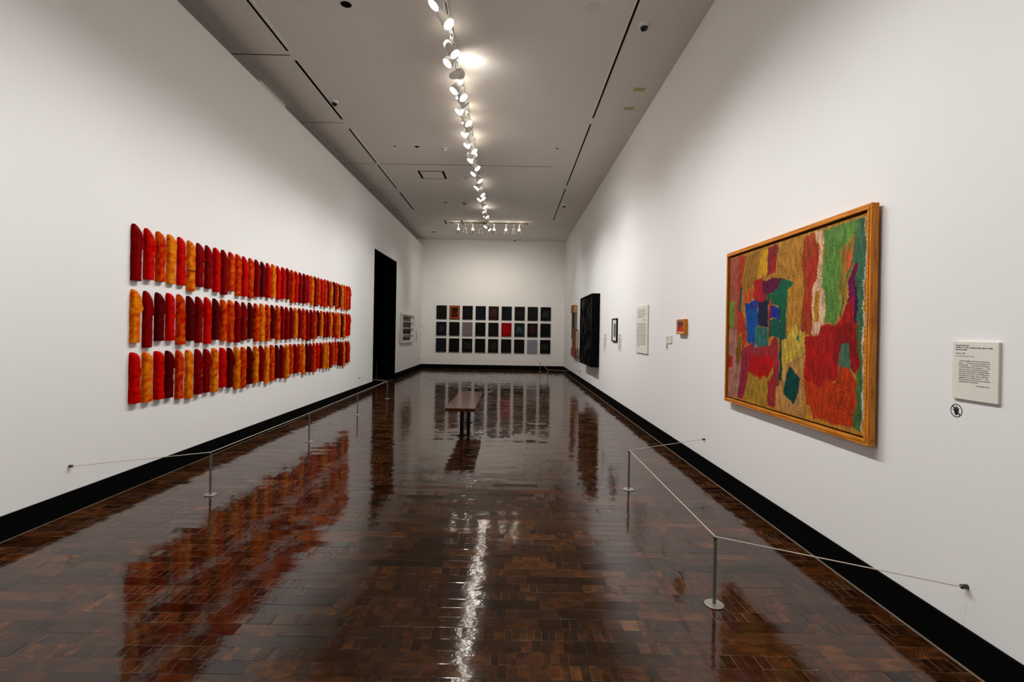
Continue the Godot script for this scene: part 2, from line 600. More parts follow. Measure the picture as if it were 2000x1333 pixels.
func build_floor() -> void:
	var floor_node := Node3D.new()
	floor_node.name = "floor"
	floor_node.set_meta("kind", "structure")
	add_child(floor_node)
	boxed("subfloor", Vector3(-6.6, -0.12, ZB), Vector3(XR, -0.0023, ZF), 0.0, M.joint_dark, floor_node)
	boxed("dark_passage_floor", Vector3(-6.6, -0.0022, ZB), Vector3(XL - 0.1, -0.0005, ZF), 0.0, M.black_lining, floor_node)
	var r := RandomNumberGenerator.new()
	r.seed = 99
	var cells := []
	var z := ZF - 0.02
	var gap := 0.0007
	while z > ZB + 0.02:
		var d := r.randf_range(0.090, 0.100)
		var x := XL + 0.015 - r.randf() * 0.1
		while x < XR - 0.02:
			if r.randf() < 0.32:
				var n := r.randi_range(3, 10)
				var wd := r.randf_range(0.038, 0.056)
				for k in n:
					cells.append([x, x + wd * r.randf_range(0.9, 1.1) - gap, z - d + gap, z])
					x = cells[-1][1] + gap
			else:
				cells.append([x, x + r.randf_range(0.11, 0.5) - gap, z - d + gap, z])
				x = cells[-1][1] + gap
		z -= d
	# the 300 blocks that show largest are parts of their own
	var score := []
	for i in cells.size():
		var c: Array = cells[i]
		var x0: float = maxf(c[0], XL + 0.015)
		var x1: float = minf(c[1], XR - 0.0152)
		if x1 - x0 < 0.012:
			cells[i] = null
			continue
		c[0] = x0
		c[1] = x1
		var zz: float = -(c[2] + c[3]) / 2.0
		var xx := (x0 + x1) / 2.0
		if zz > 2.26 and absf(xx) < zz * 1.0:
			score.append([(x1 - x0) * (c[3] - c[2]) / (zz * zz * zz), i])
	score.sort_custom(func(a, b): return a[0] > b[0])
	var own := {}
	for k in mini(300, score.size()):
		own[score[k][1]] = true
	var rest := MB.new()
	for i in cells.size():
		if cells[i] == null:
			continue
		var c: Array = cells[i]
		if own.has(i):
			var mb := MB.new()
			var at := Vector3((c[0] + c[1]) / 2.0, 0, (c[2] + c[3]) / 2.0)
			add_block(mb, c[0] - at.x, c[1] - at.x, c[2] - at.z, c[3] - at.z, r, at)
			part("wood_block", mb, M.varnished_blocks, floor_node).position = at
		else:
			add_block(rest, c[0], c[1], c[2], c[3], r)
	part("wood_blocks", rest, M.varnished_blocks, floor_node).set_meta("kind", "stuff")


# ---------------------------------------------------------------- track lighting
func spotlight(label: String, group: String, at: Vector3, aim: Vector3, energy: float, angle: float, leak: float, tint := srgb(254, 253, 254)) -> void:
	# at = foot of the stem on the track (ceiling side), aim = the point it shines at
	var t := thing("track_spotlight", label, "spotlight", at, Basis.IDENTITY, group)
	boxed("adapter", Vector3(-0.018, -0.028, -0.055), Vector3(0.018, 0.0, 0.055), 0.004, M.fitting_white, t)
	var side := 1.0 if aim.x > at.x else -1.0
	boxed("stem", Vector3(-0.004, -0.21, -0.016), Vector3(0.004, -0.025, 0.016), 0.002, M.fitting_white, t)
	var pivot := Vector3(0, -0.235, 0)
	var d := (aim - (at + pivot)).normalized()
	var b := Basis.looking_at(d, Vector3.UP)
	var yk := MB.new()
	yk.lathe([[0.0, -0.012], [0.017, -0.012], [0.017, 0.03], [0.0, 0.03]], 12, Transform3D(Basis.IDENTITY, pivot))
	part("knuckle", yk, M.fitting_white, t)
	# the can: its axis (lathe y) points backwards along the beam
	var turn := Transform3D(b * Basis(Vector3.RIGHT, PI / 2.0), pivot)
	var can := MB.new()
	can.lathe([[0.052, -0.062], [0.056, -0.03], [0.052, 0.0], [0.046, 0.05], [0.04, 0.085], [0.03, 0.1], [0.0, 0.1]], 20, turn)
	can.lathe([[0.048, 0.0], [0.05, -0.06]], 20, turn)
	var can_part := part("can", can, M.fitting_white, t)
	var ring := MB.new()
	ring.lathe([[0.062, -0.105], [0.069, -0.105], [0.07, -0.1], [0.068, -0.06], [0.052, -0.056]], 24, turn)
	ring.lathe([[0.061, -0.07], [0.062, -0.105]], 24, turn)
	part("front_ring", ring, M.fitting_white, can_part)
	var lens := MB.new()
	lens.lathe([[0.0, -0.09], [0.061, -0.088]], 24, turn)
	part("lamp_face", lens, M.lamp_glow, can_part)
	var l := SpotLight3D.new()
	l.name = "beam"
	l.light_color = tint
	l.light_energy = energy
	l.light_size = 0.045
	l.spot_range = 30.0
	l.spot_attenuation = 2.0
	l.spot_angle = angle
	l.spot_angle_attenuation = 1.0
	l.shadow_enabled = true
	l.transform = Transform3D(b, pivot + d * 0.11)
	t.add_child(l)
	if leak > 0.0:
		var vent := MB.new()
		vent.lathe([[0.041, 0.084], [0.047, 0.047]], 20, turn)
		part("lamp_vent", vent, M.lamp_vent_glow, can_part)
		var o := OmniLight3D.new()
		o.name = "vent_spill"
		o.light_color = srgb(255, 243, 226)
		o.light_energy = leak
		o.light_size = 0.02
		o.omni_range = 20.0
		o.omni_attenuation = 2.0
		o.shadow_enabled = true
		o.position = pivot + Vector3(side * 0.035, 0.085, 0) - d * 0.06
		t.add_child(o)


func build_lights() -> void:
	var tx := -0.775
	var ty := 5.175
	var t := thing("lighting_track", "long white ceiling track carrying the double line of spotlights", "track", Vector3(tx, 0, 0))
	boxed("rail", Vector3(-0.019, ty, -17.3), Vector3(0.019, YC, 2.5), 0.003, M.fitting_white, t)
	boxed("slot", Vector3(-0.007, ty - 0.0012, -17.28), Vector3(0.007, ty + 0.004, 2.48), 0.0, M.track_black, t)
	t = thing("lighting_track", "short cross track near the end wall carrying eight spotlights", "track", Vector3(0, 0, -16.9))
	boxed("rail", Vector3(-2.1, ty, -0.019), Vector3(tx - 0.02, YC, 0.019), 0.003, M.cross_rail, t)
	boxed("rail", Vector3(tx + 0.02, ty, -0.019), Vector3(0.55, YC, 0.019), 0.003, M.cross_rail, t)
	var left := [2.0, 0.4, -0.7, -1.7, -2.7, -3.5, -4.3, -5.10, -6.21, -6.92, -7.57, -8.45, -8.95, -9.74, -10.56, -11.57, -12.62, -15.9]
	var right := [1.6, 0.0, -1.2, -2.2, -3.1, -4.0, -4.75, -5.42, -5.99, -7.12, -7.99, -9.23, -10.19, -11.05, -12.17, -12.50, -13.36, -14.49, -16.3]
	var r := RandomNumberGenerator.new()
	r.seed = 31
	for i in left.size():
		var z: float = left[i]
		var aim := Vector3(XL, 0.9, z + 0.9 + r.randf_range(-0.4, 0.4))
		var where: String = "%s of the seven overhead" % ordinal(i + 1) if z > -4.9 else "%s from the camera in the visible line" % ordinal(i - 6)
		spotlight("white can spotlight turned to the left wall, %s" % where, "spotlights turned to the left wall", Vector3(tx, ty, z), aim, 2.75 * (0.75 if z > 1.0 else 1.08 if z > -4.0 else 1.0), 42.0, 0.032 if i % 3 == 1 else 0.0)
	for i in right.size():
		var z: float = right[i]
		var aim := Vector3(XR, 0.9, z + 0.9 + r.randf_range(-0.4, 0.4))
		var where: String = "%s of the six overhead" % ordinal(i + 1) if z > -4.7 else "%s from the camera in the visible line" % ordinal(i - 5)
		spotlight("white can spotlight turned to the right wall, %s" % where, "spotlights turned to the right wall", Vector3(tx, ty, z), aim, 3.0 * (0.75 if z > 1.0 else 1.1 if z > -4.0 else 1.0), 42.0, 0.032 if i % 3 == 2 else 0.0)
	# heads turned down the room, their backs to the camera
	var away := [-7.345, -8.22, -8.70, -9.485, -14.9]
	for i in away.size():
		var sx := XR if i != 3 else XL
		spotlight("white can spotlight turned down the room away from the camera, %s of five" % ordinal(i + 1), "spotlights turned down the room", Vector3(tx, ty, away[i]), Vector3(sx, 1.9, away[i] - 2.6), 3.0 * 0.6, 42.0, 0.04)
	# one head tipped up at the ceiling
	spotlight("white can spotlight tipped up so that it lights a patch of ceiling", "", Vector3(tx, ty, -6.62), Vector3(tx + 0.34, YC, -6.95), 0.16, 40.0, 0.0)
	# heads on the cross track
	var xs := [-1.80, -1.57, -1.31, -1.04, -0.59, -0.19, 0.067, 0.256]
	for i in xs.size():
		var x: float = xs[i]
		spotlight("white can spotlight on the cross track facing the end wall, %s from the left" % ordinal(i + 1), "spotlights on the cross track", Vector3(x, ty, -16.9), Vector3(x * 1.5 + 0.25, 1.6, ZB), 1.12, 55.0, 0.035 if i in [0, 2, 4, 5, 7] else 0.0, srgb(255, 246, 236))


# ---------------------------------------------------------------- left wall: three rows of cast blades
func blade(h: float, kind: String, code: String, r: RandomNumberGenerator) -> ArrayMesh:
	var n := 34
	var depth := r.randf_range(0.040, 0.052)
	var bulge := kind == "B"
	var hw := r.randf_range(0.100, 0.112)                      # grip width
	var bw := r.randf_range(0.146, 0.158) if bulge else r.randf_range(0.120, 0.138)
	var notch := r.randf_range(0.52, 0.60) if bulge else r.randf_range(0.46, 0.56)
	var round_from := r.randf_range(0.66, 0.74) if bulge else r.randf_range(0.74, 0.82)
	var seed_off := r.randf() * 100.0
	var rings := []
	for s in n + 1:
		var t := float(s) / n
		t = 1.0 - pow(1.0 - t, 1.45)                           # closer stations towards the tip
		var w: float
		if bulge:
			w = hw + (bw - hw) * smoothstep(notch - 0.03, notch + 0.10, t)
		else:
			w = hw + (bw - hw) * smoothstep(notch - 0.2, notch + 0.25, t)
			w += 0.010 * (1.0 - smoothstep(0.0, 0.35, t))
		w += noise.get_noise_2d(t * 7.0 + seed_off, 3.3) * 0.006
		var tip := clampf((t - round_from) / (1.0 - round_from), 0.0, 1.0)
		w = 0.034 + (w - 0.034) * sqrt(maxf(0.0, 1.0 - tip * tip))
		var l := noise.get_noise_2d(t * 4.0 + seed_off, 9.1) * 0.003 + 0.013 * pow(tip, 7.0)
		var right := maxf(l + 0.015, w)
		var dd := depth * (1.0 - 0.5 * pow(tip, 4.0)) * (1.0 + 0.10 * noise.get_noise_2d(t * 6.0 + seed_off, 21.0))
		var wd := right - l
		var up := smoothstep(notch - 0.02, notch + 0.03, t)
		var facet := lerpf(0.66, lerpf(0.92, 0.34, clampf((t - notch) / (1.0 - notch), 0.0, 1.0)), up)
		var low := lerpf(0.74, 0.30 if bulge else 0.52, up)
		rings.append([
			Vector3(l, t * h, 0.0), Vector3(l + 0.002, t * h, dd * 0.74), Vector3(l + wd * 0.14, t * h, dd),
			Vector3(l + wd * facet, t * h, dd * 0.97), Vector3(l + wd * 0.985, t * h, dd * low), Vector3(right, t * h, 0.0)])
	var cols := []
	for s in n + 1:
		var row := []
		for k in 6:
			row.append(cast_colour(code, rings[s][k], seed_off))
		cols.append(row)
	var mb := MB.new()
	for s in n:
		for k in 5:
			var p: Array = [rings[s][k], rings[s][k + 1], rings[s + 1][k + 1], rings[s + 1][k]]
			var ce: Vector3 = (p[0] + p[2]) / 2.0
			var nn: Vector3 = (p[2] - p[0]).cross(p[3] - p[1]).normalized()
			if nn.dot(Vector3(ce.x - 0.055, 0, ce.z + 0.005)) < 0.0:
				nn = -nn
			var pc := [cols[s][k], cols[s][k + 1], cols[s + 1][k + 1], cols[s + 1][k]]
			for q in [[0, 1, 2], [0, 2, 3]]:
				var flip: bool = (p[q[1]] - p[q[0]]).cross(p[q[2]] - p[q[0]]).dot(nn) > 0.0
				for j in ([q[0], q[2], q[1]] if flip else q):
					mb.v.append(p[j])
					mb.n.append(nn)
					mb.uv.append(Vector2.ZERO)
					mb.c.append(pc[j])
		mb.col = cols[s][0]
		mb.quad(rings[s][5], rings[s][0], rings[s + 1][0], rings[s + 1][5], Vector3(0, 0, -1))
	for k in range(1, 5):
		mb.col = cols[0][0]
		mb.tri(rings[0][0], rings[0][k], rings[0][k + 1], Vector3.DOWN, Vector3.DOWN, Vector3.DOWN)
		mb.col = cols[n][0]
		mb.tri(rings[n][0], rings[n][k], rings[n][k + 1], Vector3.UP, Vector3.UP, Vector3.UP)
	return mb.mesh()


func cast_colour(code: String, p: Vector3, off: float) -> Color:
	var a := noise.get_noise_3d(p.x * 34.0 + off, p.y * 14.0, p.z * 34.0) * 0.5 + 0.5
	a = clampf((a - 0.5) * 1.6 + 0.5, 0.0, 1.0)
	match code:
		"v": return Color(0.062, 0.0004, 0.003).lerp(Color(0.125, 0.0004, 0.003), a)
		"d": return Color(0.150, 0.0004, 0.002).lerp(Color(0.29, 0.0006, 0.002), a)
		"r": return Color(0.44, 0.0008, 0.001).lerp(Color(0.72, 0.008, 0.001), a)
		"m": return Color(0.58, 0.006, 0.001).lerp(Color(0.95, 0.17, 0.003), clampf(a * 1.5 - 0.5, 0.0, 1.0))
	return Color(0.70, 0.040, 0.001).lerp(Color(1.0, 0.36, 0.010), clampf(a * 1.6 - 0.25, 0.0, 1.0))


func build_blades() -> void:
	var r := RandomNumberGenerator.new()
	r.seed = 404
	var rows := [
		["dB rB mS oS rS oS dB dB rS dB mS mS rB mS dB vB rB oS rB rS dB mS rB dB dB rS oS dB mS rB mS dB oS vB mS vB oS mS mS rB", [2505,2496,2496,2497,2501,2492,2495,2497,2496,2496,2495,2494,2489,2489,2492,2486,2488,2492,2491,2489,2495,2487,2485,2484,2485,2483,2487,2488,2486,2481,2488,2486,2487,2488,2484,2473,2483,2483,2482,2480], [536,501,501,510,515,554,498,505,530,552,495,542,532,544,518,500,507,488,515,488,494,533,514,515,516,488,527,542,500,519,536,502,530,483,537,488,532,525,533,497]],
		["oB dB vB rS mS vB dB rS vB mS mS dB dB vB mS oS mS vB mS dB dB dB oS dB mS dB dB mS vB oS dB dB oS dB mS oS vB oS rB rB", [1888,1885,1882,1889,1887,1883,1885,1890,1886,1884,1886,1884,1881,1884,1880,1887,1885,1885,1886,1884,1880,1881,1883,1879,1887,1876,1880,1885,1879,1882,1873,1879,1888,1880,1882,1890,1877,1881,1885,1877], [507,555,490,496,540,499,525,547,499,514,534,538,512,494,528,538,536,503,527,521,522,509,497,507,543,552,527,535,478,482,502,503,495,507,540,521,510,535,499,475]],
		["rS oS rS vB mS oS dB dB oS rS vB oS mS vB oS dB oS mS vB dB oS mS dB mS oS vB dB mS rB dB oS oS dB mS mS vB dB oS dB mS", [1291,1287,1291,1289,1285,1286,1290,1287,1290,1289,1284,1289,1283,1283,1286,1288,1286,1289,1285,1281,1283,1286,1282,1279,1285,1281,1281,1285,1283,1281,1281,1285,1285,1282,1287,1284,1280,1280,1282,1283], [485,491,490,493,523,539,517,514,531,492,505,546,544,511,518,514,552,537,513,520,538,483,489,475,535,503,515,533,482,492,504,516,516,469,468,506,514,538,482,471]]]
	var row_word := ["top", "middle", "bottom"]
	var colour := {"v": "very dark oxblood", "d": "dark red", "r": "bright red", "m": "mottled orange-red", "o": "amber orange"}
	var shape := {"B": "notched cast blade", "S": "smooth cast blade"}
	var mats := {"v": M.cast_deep, "d": M.cast_deep, "r": M.cast_red, "m": M.cast_amber, "o": M.cast_amber}
	for row in 3:
		var codes: PackedStringArray = rows[row][0].split(" ")
		for i in 40:
			var code := codes[i][0]
			var kind := codes[i][1]
			var h: float = rows[row][2][i] / 1000.0
			var top: float = rows[row][1][i] / 1000.0
			var from_left := i < 20
			var at := Vector3(XL, top - h, -4.685 - 0.1615 * i)
			var where := "%s from the %s in the %s row" % [ordinal(i + 1 if from_left else 40 - i), "left" if from_left else "right", row_word[row]]
			var t := thing("cast_blade", "%s %s, %s" % [colour[code], shape[kind], where], "wall sculpture", at, on_left(), "red and amber cast blades on the left wall")
			var body := part_mesh("body", blade(h, kind, code, r), mats[code], t)
			if row == 0 and i == 5:   # the amber piece with a dark ring round its grip
				boxed("dark_band", Vector3(-0.001, 0.222, 0.0), Vector3(0.104, 0.229, 0.0475), 0.001, M.wood_dark, body, "thin dark band round the grip")


# ---------------------------------------------------------------- end wall: 27 small dark panels
func stroke(img: Image, pts: Array, c: Color, wd: float) -> void:
	var rad := int(ceil(wd))
	for k in pts.size() - 1:
		var a: Vector2 = pts[k]
		var b: Vector2 = pts[k + 1]
		var n := int(maxf(1.0, a.distance_to(b)))
		for s in n:
			var p := a.lerp(b, float(s) / n)
			for dy in range(-rad, rad + 1):
				for dx in range(-rad, rad + 1):
					if dx * dx + dy * dy <= wd * wd:
						var x := int(p.x) + dx
						var y := int(p.y) + dy
						if x >= 0 and y >= 0 and x < img.get_width() and y < img.get_height():
							img.set_pixel(x, y, c)


func build_end_wall() -> void:
	# [ground colour, line colour, kind of drawing]: 0 plain, 1 upright loops, 2 rings, 3 orange border, 4 red with dark border
	var P := [
		[[23, 24, 22], [30, 31, 28], 5, "plain black"], [[26, 18, 18], [150, 66, 26], 3, "orange-bordered black"], [[20, 20, 22], [26, 26, 28], 5, "plain black"], [[18, 21, 30], [24, 27, 36], 5, "blue-black"], [[38, 28, 26], [116, 58, 40], 2, "brown with orange rings"], [[20, 23, 28], [26, 29, 34], 5, "blue-black"], [[24, 24, 23], [58, 46, 38], 1, "black with faint brown scribble"], [[28, 26, 25], [36, 32, 31], 5, "plain black"], [[18, 19, 19], [112, 120, 104], 1, "black with green scribble"],
		[[22, 24, 32], [110, 62, 48], 1, "blue-black with rust scribble"], [[20, 20, 19], [28, 28, 26], 5, "plain black"], [[116, 106, 104], [104, 96, 94], 5, "warm grey"], [[18, 17, 16], [24, 23, 22], 5, "plain black"], [[21, 21, 19], [29, 29, 26], 5, "plain black"], [[152, 6, 14], [36, 18, 30], 4, "bright red"], [[24, 34, 36], [122, 140, 110], 1, "teal with green scribble"], [[24, 21, 20], [116, 50, 42], 2, "black with red rings"], [[20, 22, 22], [27, 29, 29], 5, "plain black"],
		[[26, 29, 32], [34, 37, 40], 5, "blue-black"], [[19, 18, 17], [25, 24, 23], 5, "plain black"], [[20, 21, 17], [104, 108, 62], 1, "black with olive scribble"], [[18, 17, 15], [24, 23, 21], 5, "plain black"], [[27, 24, 20], [96, 76, 50], 1, "black with brown scribble"], [[24, 20, 17], [31, 26, 22], 5, "plain black"], [[23, 19, 19], [40, 26, 26], 5, "plain black"], [[132, 136, 144], [112, 114, 122], 2, "light blue-grey"], [[20, 20, 19], [92, 88, 76], 1, "black with grey scribble"]]
	var cw := 96
	var ch := 128
	var img := Image.create(cw * 9, ch * 3, false, Image.FORMAT_RGB8)
	var r := RandomNumberGenerator.new()
	r.seed = 61
	for k in 27:
		var cell := Image.create(cw, ch, false, Image.FORMAT_RGB8)
		var g := srgb(P[k][0][0], P[k][0][1], P[k][0][2])
		var lc := g.lerp(srgb(P[k][1][0], P[k][1][1], P[k][1][2]), 1.0 if P[k][2] in [4, 5] else 0.62)
		cell.fill(g)
		for y in ch:
			for x in cw:
				var w := noise.get_noise_2d(x * 0.35 + k * 50.0, y * 0.04) * 0.25
				cell.set_pixel(x, y, Color(g.r * (1.0 + w), g.g * (1.0 + w), g.b * (1.0 + w)))
		var style: int = P[k][2]
		if style == 3:
			cell.fill_rect(Rect2i(6, 7, 84, 114), srgb(176, 74, 18))
			cell.fill_rect(Rect2i(17, 20, 62, 88), g)
		if style == 4:
			cell.fill_rect(Rect2i(14, 12, 68, 6), lc)
			cell.fill_rect(Rect2i(14, 112, 68, 6), lc)
			cell.fill_rect(Rect2i(12, 14, 5, 100), lc)
			cell.fill_rect(Rect2i(79, 14, 5, 100), lc)
		if style in [1, 3]:
			for j in 4:
				var pts := []
				var cx := 26.0 + 15.0 * j + r.randf_range(-3.0, 3.0)
				var ph := r.randf() * TAU
				for s in 26:
					var a := s / 25.0
					pts.append(Vector2(cx + 7.0 * sin(a * TAU * 1.1 + ph) + (a - 0.5) * 9.0, 34.0 + 60.0 * (0.5 - 0.5 * cos(a * TAU * 0.9 + 0.4 * j))))
				stroke(cell, pts, lc, 1.3)
		if style == 2:
			for j in 4:
				var pts := []
				for s in 30:
					var a := TAU * s / 27.0 + j
					pts.append(Vector2(48.0 + (7.0 + 6.5 * j) * sin(a) + r.randf_range(-1.0, 1.0), 62.0 + (20.0 + 6.0 * j) * cos(a)))
				stroke(cell, pts, lc, 1.2)
		if style == 5:
			for j in 5:
				var x := 18.0 + 14.0 * j + r.randf_range(-4.0, 4.0)
				stroke(cell, [Vector2(x, 20), Vector2(x + r.randf_range(-4.0, 4.0), 66), Vector2(x, 108)], lc, 1.0)
		img.blit_rect(cell, Rect2i(0, 0, cw, ch), Vector2i((k % 9) * cw, int(k / 9.0) * ch))
	var pm := mat("panel_paint", Color.WHITE, 0.6, 0.0, 0.15)
	pm.albedo_texture = tex(img)
	var row_word := ["top", "middle", "bottom"]
	var wd := 0.410
	var ht := 0.548
	for k in 27:
		var cx: int = k % 9
		var cy := int(k / 9.0)
		var at := Vector3(-2.975 + 0.5258 * cx, 2.557 - 0.662 * cy - ht, ZB)
		var t := thing("small_panel_painting", "%s panel, %s from left in the end wall's %s row" % [P[k][3], ordinal(cx + 1), row_word[cy]], "painting", at, Basis.IDENTITY, "small panel paintings on the end wall")
		var edge := mat("panel_edge", srgb(P[k][0][0], P[k][0][1], P[k][0][2]), 0.7)
		var mb := MB.new()
		mb.box(Vector3(0, 0, 0), Vector3(wd, ht, 0.045), 0.002)
		part("stretcher", mb, edge, t)
		mb = MB.new()
		var u0 := cx / 9.0
		var v0 := cy / 3.0
		mb.quad(Vector3(0.002, 0.002, 0.0456), Vector3(wd - 0.002, 0.002, 0.0456), Vector3(wd - 0.002, ht - 0.002, 0.0456), Vector3(0.002, ht - 0.002, 0.0456), Vector3(0, 0, 1), Vector2(u0 + 0.002, v0 + 0.331), Vector2(u0 + 0.109, v0 + 0.331), Vector2(u0 + 0.109, v0 + 0.003), Vector2(u0 + 0.002, v0 + 0.003))
		part("painted_face", mb, pm, t)


# ---------------------------------------------------------------- right wall
func frame_bars(t: Node3D, w: float, h: float, bar: float, z0: float, z1: float, ma: Material, mu: Material, lip := 0.0) -> void:
	for s in [["rail", Vector3(0, 0, z0), Vector3(w, bar, z1), ma], ["rail", Vector3(0, h - bar, z0), Vector3(w, h, z1), ma], ["stile", Vector3(0, bar, z0), Vector3(bar, h - bar, z1), mu], ["stile", Vector3(w - bar, bar, z0), Vector3(w, h - bar, z1), mu]]:
		boxed(s[0], s[1], s[2], 0.0025, s[3], t)
	if lip > 0.0:   # a fine step inside the outer edge
		for s in [[Vector3(bar * 0.5, bar * 0.5, z1), Vector3(w - bar * 0.5, bar, z1 + lip)], [Vector3(bar * 0.5, h - bar, z1), Vector3(w - bar * 0.5, h - bar * 0.5, z1 + lip)], [Vector3(bar * 0.5, bar, z1), Vector3(bar, h - bar, z1 + lip)], [Vector3(w - bar, bar, z1), Vector3(w - bar * 0.5, h - bar, z1 + lip)]]:
			boxed("inner_step", s[0], s[1], 0.0012, ma, t)


func abstract_canvas() -> Image:
	var polys := [
		[168,84,62, -10,5,91,12,91,196,91,432,90,681,141,728,133,953,109,985,-10,991,-10,780,-10,490],
		[176,120,104, -10,510,85,517,90,681,136,728,131,891,109,985,-10,991,-10,794],
		[178,50,20, 89,11,162,15,147,105,130,183,117,225,131,382,191,493,186,621,144,653,135,523,95,580,88,327,88,348,86,208,94,134],
		[160,110,28, 162,15,376,16,376,179,273,209,248,247,143,290,125,182,147,105],
		[214,158,20, 311,18,376,19,380,174,332,183,278,216,293,130],
		[140,32,40, 376,16,455,13,461,74,437,172,372,189],
		[184,18,20, 420,87,460,63,441,173,411,179],
		[186,40,25, 116,200,140,197,123,433,98,432],
		[0,80,70, 112,230,136,221,126,388,103,380],
		[180,15,25, 247,199,332,189,347,299,345,367,287,383,254,301],
		[196,88,20, 147,259,244,240,250,318,173,336,149,346],
		[150,30,40, 334,280,375,279,385,370,345,372],
		[98,0,58, 328,205,434,210,500,209,494,272,421,290,343,298],
		[0,98,66, 371,290,414,295,465,268,500,214,575,246,569,273,530,297,536,566,495,583,475,380,475,376,408,366,369,357],
		[0,78,156, 173,330,281,324,288,378,294,500,264,512,272,641,255,645,249,607,197,620,194,511,175,395],
		[15,60,150, 173,330,281,324,287,386,174,385],
		[18,28,58, 290,349,380,339,388,502,294,503],
		[190,50,30, 392,359,414,306,410,445,396,491,409,574,394,563,384,418],
		[22,38,140, 404,375,410,369,483,393,485,412,478,476,452,457,402,447],
		[10,85,68, 399,457,470,460,535,535,536,571,495,583,443,557,397,557],
		[46,108,98, 264,509,384,504,399,618,302,628,267,600],
		[112,142,48, -10,306,54,324,54,497,28,510,-10,490],
		[122,88,20, 102,561,136,567,136,716,92,770,88,631],
		[172,36,20, -10,694,44,710,41,788,-10,780],
		[152,36,56, 144,653,223,619,249,607,259,647,225,697,222,757,206,849,167,983,109,982,134,840],
		[164,42,46, 223,649,293,628,403,618,439,559,473,578,486,817,494,837,458,859,461,961,446,988,393,980,389,841,434,791,432,704,224,685],
		[188,10,10, 224,682,431,677,436,737,396,807,324,845,263,806,218,788],
		[176,134,40, 210,819,263,795,324,845,348,802,388,814,400,978,177,982],
		[0,70,60, 481,588,502,582,504,815,486,812],
		[210,172,62, 502,577,536,571,587,489,662,525,665,646,599,691,539,706,507,798],
		[194,140,74, 507,798,539,706,665,646,673,990,454,986,462,863,508,825],
		[0,66,60, 563,719,594,757,638,781,628,862,598,933,561,920,527,884,534,774,557,746],
		[64,124,74, 602,550,627,554,625,594,599,580],
		[168,62,16, 648,18,701,19,741,108,732,254,708,304,704,562,643,517,649,324,638,184],
		[184,45,15, 675,164,738,123,729,259,704,303,704,437,675,436],
		[228,184,146, 704,14,764,17,763,129,771,203,764,311,788,314,782,482,748,550,703,550,707,288,738,250,744,104],
		[204,134,20, 727,317,752,314,743,487,715,486],
		[98,144,60, 767,16,940,13,927,85,855,139,859,347,871,421,845,489,782,482,788,314,764,300,773,193],
		[64,110,76, 940,16,982,15,985,558,960,520,946,347,924,212,895,303,867,485,875,348,923,164],
		[146,122,40, 855,149,927,90,913,143,889,273,886,359,859,347],
		[214,88,30, 887,151,913,143,912,228,889,263],
		[178,14,20, 900,399,927,354,948,403,962,513,930,513,867,485],
		[112,0,72, 934,214,947,235,946,319,956,450,944,449,930,373,902,399,910,285],
		[42,20,84, 941,318,953,320,954,496,942,496],
		[178,20,14, 671,554,748,553,753,511,789,491,846,497,888,464,954,476,965,536,968,697,944,728,913,693,921,579,869,595,856,758,765,812,676,793,658,762],
		[150,10,8, 846,507,909,484,959,513,966,605,963,689,944,723,918,693,921,579,869,595,857,674,833,711,830,562],
		[72,112,86, 869,595,921,574,918,698,904,723,866,693,859,728,858,679],
		[194,56,10, 659,784,765,812,800,745,851,779,871,693,914,713,934,729,955,773,956,852,939,977,719,984,705,918,679,907],
		[70,112,58, 955,504,980,467,979,788,976,983,934,979,956,852,949,727,969,688],
		[206,196,186, 981,15,986,17,989,604,986,982,977,983,981,760,982,595],
	]
	var n := 300
	var ids := PackedByteArray()
	ids.resize(n * n)
	for k in polys.size():
		var p: Array = polys[k]
		var pts := PackedVector2Array()
		for j in range(3, p.size(), 2):
			pts.append(Vector2(p[j] * n / 1000.0, p[j + 1] * n / 1000.0))
		for y in n:   # scan lines
			var xs := []
			for j in pts.size():
				var a := pts[j]
				var b := pts[(j + 1) % pts.size()]
				if (a.y <= y and b.y > y) or (b.y <= y and a.y > y):
					xs.append(a.x + (y - a.y) / (b.y - a.y) * (b.x - a.x))
			xs.sort()
			for j in range(0, xs.size() - 1, 2):
				for x in range(maxi(0, int(ceil(xs[j]))), mini(n - 1, int(xs[j + 1])) + 1):
					ids[y * n + x] = k + 1
	var s := Vector2i(900, 660)
	var data := PackedByteArray()
	data.resize(s.x * s.y * 3)
	var f := FastNoiseLite.new()
	f.seed = 77
	f.frequency = 0.06
	f.fractal_octaves = 3
	var f2 := FastNoiseLite.new()
	f2.seed = 78
	f2.frequency = 0.16
	f2.fractal_octaves = 2
	for y in s.y:
		for x in s.x:
			var e := f.get_noise_2d(x * 2.0, y * 0.5)
			var g := f.get_noise_2d(x * 0.6 + 900.0, y * 1.5)
			var lo := f.get_noise_2d(x * 0.12 + 50.0, y * 0.12)
			var ix := clampi(int((x + g * 5.0 + lo * 13.0) * n / s.x), 0, n - 1)
			var iy := clampi(int((y + e * 7.0 - lo * 12.0) * n / s.y), 0, n - 1)
			var id := ids[iy * n + ix]
			var r := 190.0
			var gg := 132.0
			var b := 42.0
			if id > 0:
				r = polys[id - 1][0]
				gg = polys[id - 1][1]
				b = polys[id - 1][2]
			var w := f2.get_noise_2d(x * 0.30, y * 0.10)
			var fine := f2.get_noise_2d(x * 1.1 + 300.0, y * 0.8 - x * 0.3)
			var k := 0.97 + 0.26 * w + 0.08 * fine
			if fine < -0.34 and lo + 0.4 * w > 0.05:
				k *= 0.5
			var o := (y * s.x + x) * 3
			data[o] = clampi(int(r * k), 0, 255)
			data[o + 1] = clampi(int(gg * k), 0, 255)
			data[o + 2] = clampi(int(b * k), 0, 255)
	return Image.create_from_data(s.x, s.y, false, Image.FORMAT_RGB8, data)


